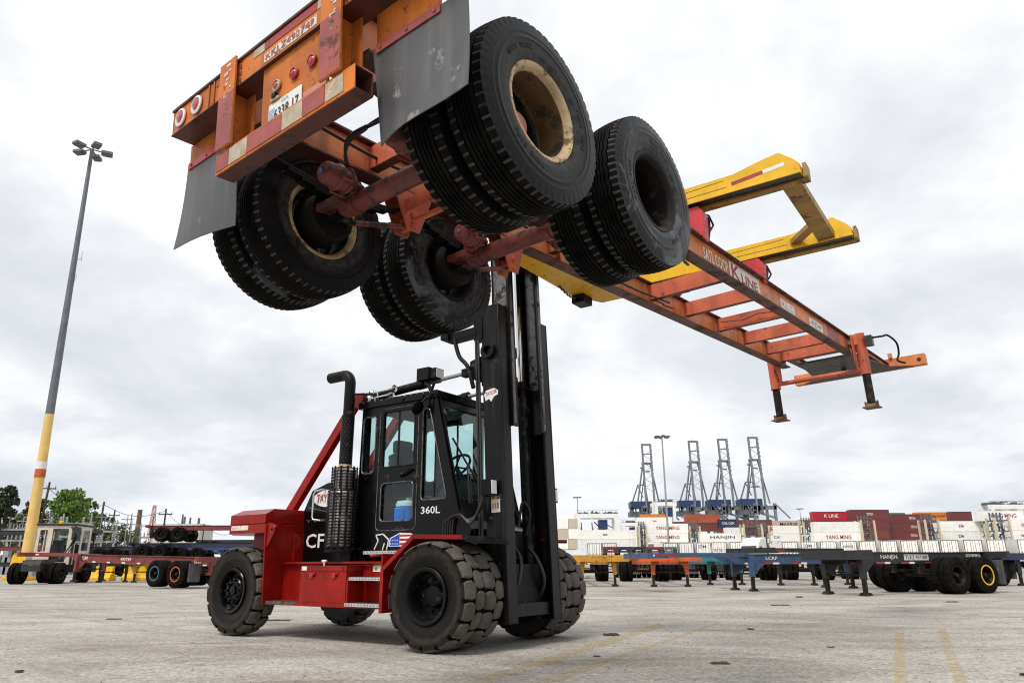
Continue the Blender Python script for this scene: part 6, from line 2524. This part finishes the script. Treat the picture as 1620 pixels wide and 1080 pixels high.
def quay_crane(u, y, vtop, label):
    H = pz(vtop, y, u)
    x = px(u, y, H)
    t = empty('quay_crane', label, 'crane', (x, y, 0), 0, 'quay cranes with raised booms')
    hb = 44.0
    # legs and portal
    for sx, yy in ((-1, -8), (1, -8), (-1, 12), (1, 12)):
        b = MB()
        b.bar((sx * 9 + 3, yy, 0), (sx * 8.4 + 3, yy, hb + 4), 2.0, 2.0, (0, 1, 0))
        b.build('leg', CG, t, smooth=0)
    b = MB()
    b.box(-7, 13, -9.0, -7.0, 14, 16.5)
    b.box(-7, 13, 11.0, 13.0, 14, 16.5)
    b.box(-7, 13, -9.0, -7.0, hb - 1, hb + 2)
    b.box(-8, 0, -9, 15, hb - 4, hb - 2)
    for sx in (-3.5, 3.5):
        b.bar((sx - 1, -9, hb), (sx - 1, 30, hb), 1.4, 2.2)
    b.bar((13, -7, hb + 3), (24, -6, hb - 8), .9, .9)
    b.bar((-6, -8, hb - 2), (12, -8, hb - 8), 1.2, 1.6)
    b.build('portal', CG, t, smooth=0)
    b = MB()
    b.box(-16.5, 1.5, -8.9, 6, hb + 2.2, hb + 7.6)
    for k in range(5):
        b.box(-16 + k * 4, -15.6 + k * 4, -9.1, -8.9, hb + 2.2, hb + 7.6)
    b.build('machinery_house', CBL, t, smooth=0)
    b = MB()
    b.box(-18, -9, -9, 2, hb - 5.0, hb - 1.0)
    b.box(-12, -3, -8, 0, hb - 7.2, hb - 5.6)
    r_ = random.Random(u)
    for k in range(16):
        xx = r_.uniform(-19, 2)
        b.box(xx, xx + r_.uniform(.4, 1.6), -9.6, -9, hb + r_.uniform(-7, 2), hb + r_.uniform(2, 3.5))
    b.build('trolley', CGD, t, smooth=0)
    # raised boom: two girders braced by light lattice
    for sx in (-1, 1):
        b = MB()
        b.bar((sx * 3.6, -9, hb + 2), (sx * 3.6, -4, H), 1.5, 1.7, (0, 1, 0))
        b.build('boom_girder', CG, t, smooth=0)
    b = MB()
    n = 12
    for k in range(n):
        z0 = hb + 16 + (H - hb - 16) * k / n
        z1 = hb + 16 + (H - hb - 16) * (k + 1) / n
        s = 1 if k % 2 else -1
        yy = -9 + 5 * (z0 - hb) / (H - hb)
        if k < n - 2:
            b.bar((-3 * s, yy, z0), (3 * s, yy, z1), .32, .32)
        for sx in (-1, 1):
            b.box(sx * 4.4 - .25, sx * 4.4 + .25, yy - 1.4, yy - .6, z0 + 1, z0 + 1.7)
    b.box(-4.2, 4.2, -5.0, -3.5, H - 1.6, H)
    b.box(-4.2, 4.2, -5.6, -4.6, H - 9.5, H - 8.6)
    b.cyl((0, -4.5, H), (0, -4.5, H + 3), .12, n=5)
    b.build('boom_bracing', CG, t, smooth=0)
    # A-frame and stays
    b = MB()
    za = hb + 40
    b.bar((-10, -6, hb + 8), (-3.5, -2, za), 1.0, 1.0)
    b.bar((8.5, -6, hb + 4), (3.0, -2, za), 1.0, 1.0)
    b.bar((-14, -2, hb + 8), (-8.5, -1, hb + 22), 1.0, 1.0)
    b.bar((-6, 10, hb + 2), (-2, -2, za - 6), .7, .7)
    b.bar((-1, -2, hb + 8), (-2.5, -1, hb + 22), 1.0, 1.0)
    b.bar((-8.5, -1, hb + 22), (-2.5, -1, hb + 22), .8, .8)
    b.bar((-8.5, -1, hb + 21), (-4.5, -1, hb + 11), .7, .7)
    b.bar((-7, -1, hb + 22), (-3.5, -1.5, za - 3), .8, .8)
    b.box(-4.5, 4.0, -3, -1, za - .5, za + 1.2)
    b.box(-6, -3, -3, -1, za - 4, za - 3)
    b.box(-1, 2.5, -3, -1, za - 7, za - 6)
    b.build('apex_frame', CGD if False else CG, t, smooth=0)


for u, v, y, lab in ((1020, 703, 640, 'quay crane with raised boom, leftmost of four'), (1093.5, 698, 632, 'quay crane with raised boom, second of four from the left'),
                     (1139.5, 695, 626, 'quay crane with raised boom, third of four from the left'), (1187, 692, 620, 'quay crane with raised boom, rightmost of four')):
    quay_crane(u, y, v, lab)


# yard gantry cranes
def gantry(u0, u1, vt, y, label, seed):
    u = (u0 + u1) / 2
    w = (u1 - u0) / FPX * y / 2
    h = pz(vt, y, u)
    t = empty('gantry_crane', label, 'crane', (px(u, y, h), y, 0), 0, 'yard gantry cranes')
    for sx in (-1, 1):
        b = MB()
        for yy in (-3.5, 3.5):
            b.box(sx * w - .6, sx * w + .6, yy - .6, yy + .6, 0, h)
        b.box(sx * w - .5, sx * w + .5, -3.5, 3.5, 1.2, 2.4)
        b.build('leg', M['reefer2'], t, smooth=0)
    for yy in (-3.5, 3.5):
        b = MB()
        b.box(-w - 1.2, w + 1.2, yy - .5, yy + .5, h, h + 1.7)
        b.build('girder', M['reefer2'], t, smooth=0)
    b = MB()
    r_ = random.Random(seed)
    b.box(-w - 1.2, w + 1.2, -3.9, -3.0, h + 1.7, h + 1.85)
    for k in range(22):
        xx = r_.uniform(-w, w)
        b.box(xx, xx + r_.uniform(.2, 1.2), r_.uniform(-3.5, 2), 3, h + 1.85, h + 1.85 + r_.uniform(.2, 1.2))
    k = -w
    while k < w:
        b.box(k, k + .08, -3.95, -3.87, h + 1.85, h + 3)
        k += 1.2
    b.box(-w - 1.2, w + 1.2, -3.95, -3.87, h + 2.9, h + 3.0)
    b.build('walkway', CGD, t, smooth=0)
    b = MB()
    b.box(w * .1, w * .1 + 3.4, -3.0, 2, h - 4.2, h - .6)
    b.build('cabin', CBL, t, smooth=0)
    b = MB()
    for k in range(10):
        xx = r_.uniform(-w * .9, w * .9)
        b.bar((xx, r_.uniform(-3, 3), h - r_.uniform(1, 5)), (xx + r_.uniform(-4, 4), r_.uniform(-3, 3), h - r_.uniform(3, 9)), .35, .35)
    b.build('hoist', CGD, t, smooth=0)


gantry(914, 970, 820, 300, 'white yard gantry crane beside the far light pole left of the reefers', 1)
gantry(984, 1003, 832, 420, 'distant small yard gantry crane left of the first quay crane', 2)
gantry(1035, 1062, 801, 330, 'white yard gantry crane in front of the leftmost quay crane', 3)
gantry(1560, 1612, 806, 290, 'yard gantry crane showing above the right hand YANG MING container', 4)

# far light masts
for u, v, y, lab in ((1059, 690, 180, 'tallest light mast, between the first two quay cranes'), (915, 786, 340, 'thin light mast beside the yard gantry crane'),
                     (1206, 769, 330, 'light mast just right of the rightmost quay crane'), (1274, 804, 420, 'small light mast left of the red K LINE container'),
                     (1606, 793, 380, 'light mast at the far right above the containers')):
    x = px(u, y)
    t, H = lamp_mast(u, y, v, 'light_mast', lab, .30, .16, 6)
    t['group'] = 'far light masts'


# white road tractors seen between the rows
def truck(u, y, rz, label):
    t = empty('truck', label, 'truck', (px(u, y), y, 0), rz)
    b = MB()
    b.prism([(1.9, 1.0), (3.6, 1.0), (3.6, 1.75), (2.1, 2.05), (1.5, 2.9), (.6, 3.75), (-.9, 3.9), (-.9, 1.0)], 'y', -1.15, 1.15)
    b.build('cab', mat('white_truck_paint', (.72, .72, .72), .3, var=.03), t, bevel=.06)
    b = MB()
    for s in (-1, 1):
        b.prism([(.5, 2.1), (1.4, 2.1), (1.2, 2.75), (.5, 2.85)], 'y', *sorted((s * 1.155, s * 1.152)))
    b.add([(2.09, -1.0, 2.1), (2.09, 1.0, 2.1), (1.54, .95, 2.87), (1.54, -.95, 2.87)], [(0, 1, 2, 3)])
    b.build('window', M['letblack'], t, smooth=0)
    b = MB()
    b.box(-4.0, 3.3, -.45, .45, .6, .98)
    b.build('frame', M['chblack'], t)
    for a in (2.6, -2.3, -3.5):
        for s in (-1, 1):
            o = bpy.data.objects.new('wheel', T_DUAL)
            COL.objects.link(o)
            o.parent = t
            o.location = (a, s * .93, .52)
            o.rotation_euler = (0, 0, 0 if s > 0 else PI)


truck(1196, 92, R(228), 'white road truck with its aero cab showing above the blue chassis')
truck(1588, 122, R(-62), 'white road truck nose right showing above the black chassis at the right edge')
truck(882, 100, R(180), 'white road truck half hidden behind the far drive wheels') if False else None
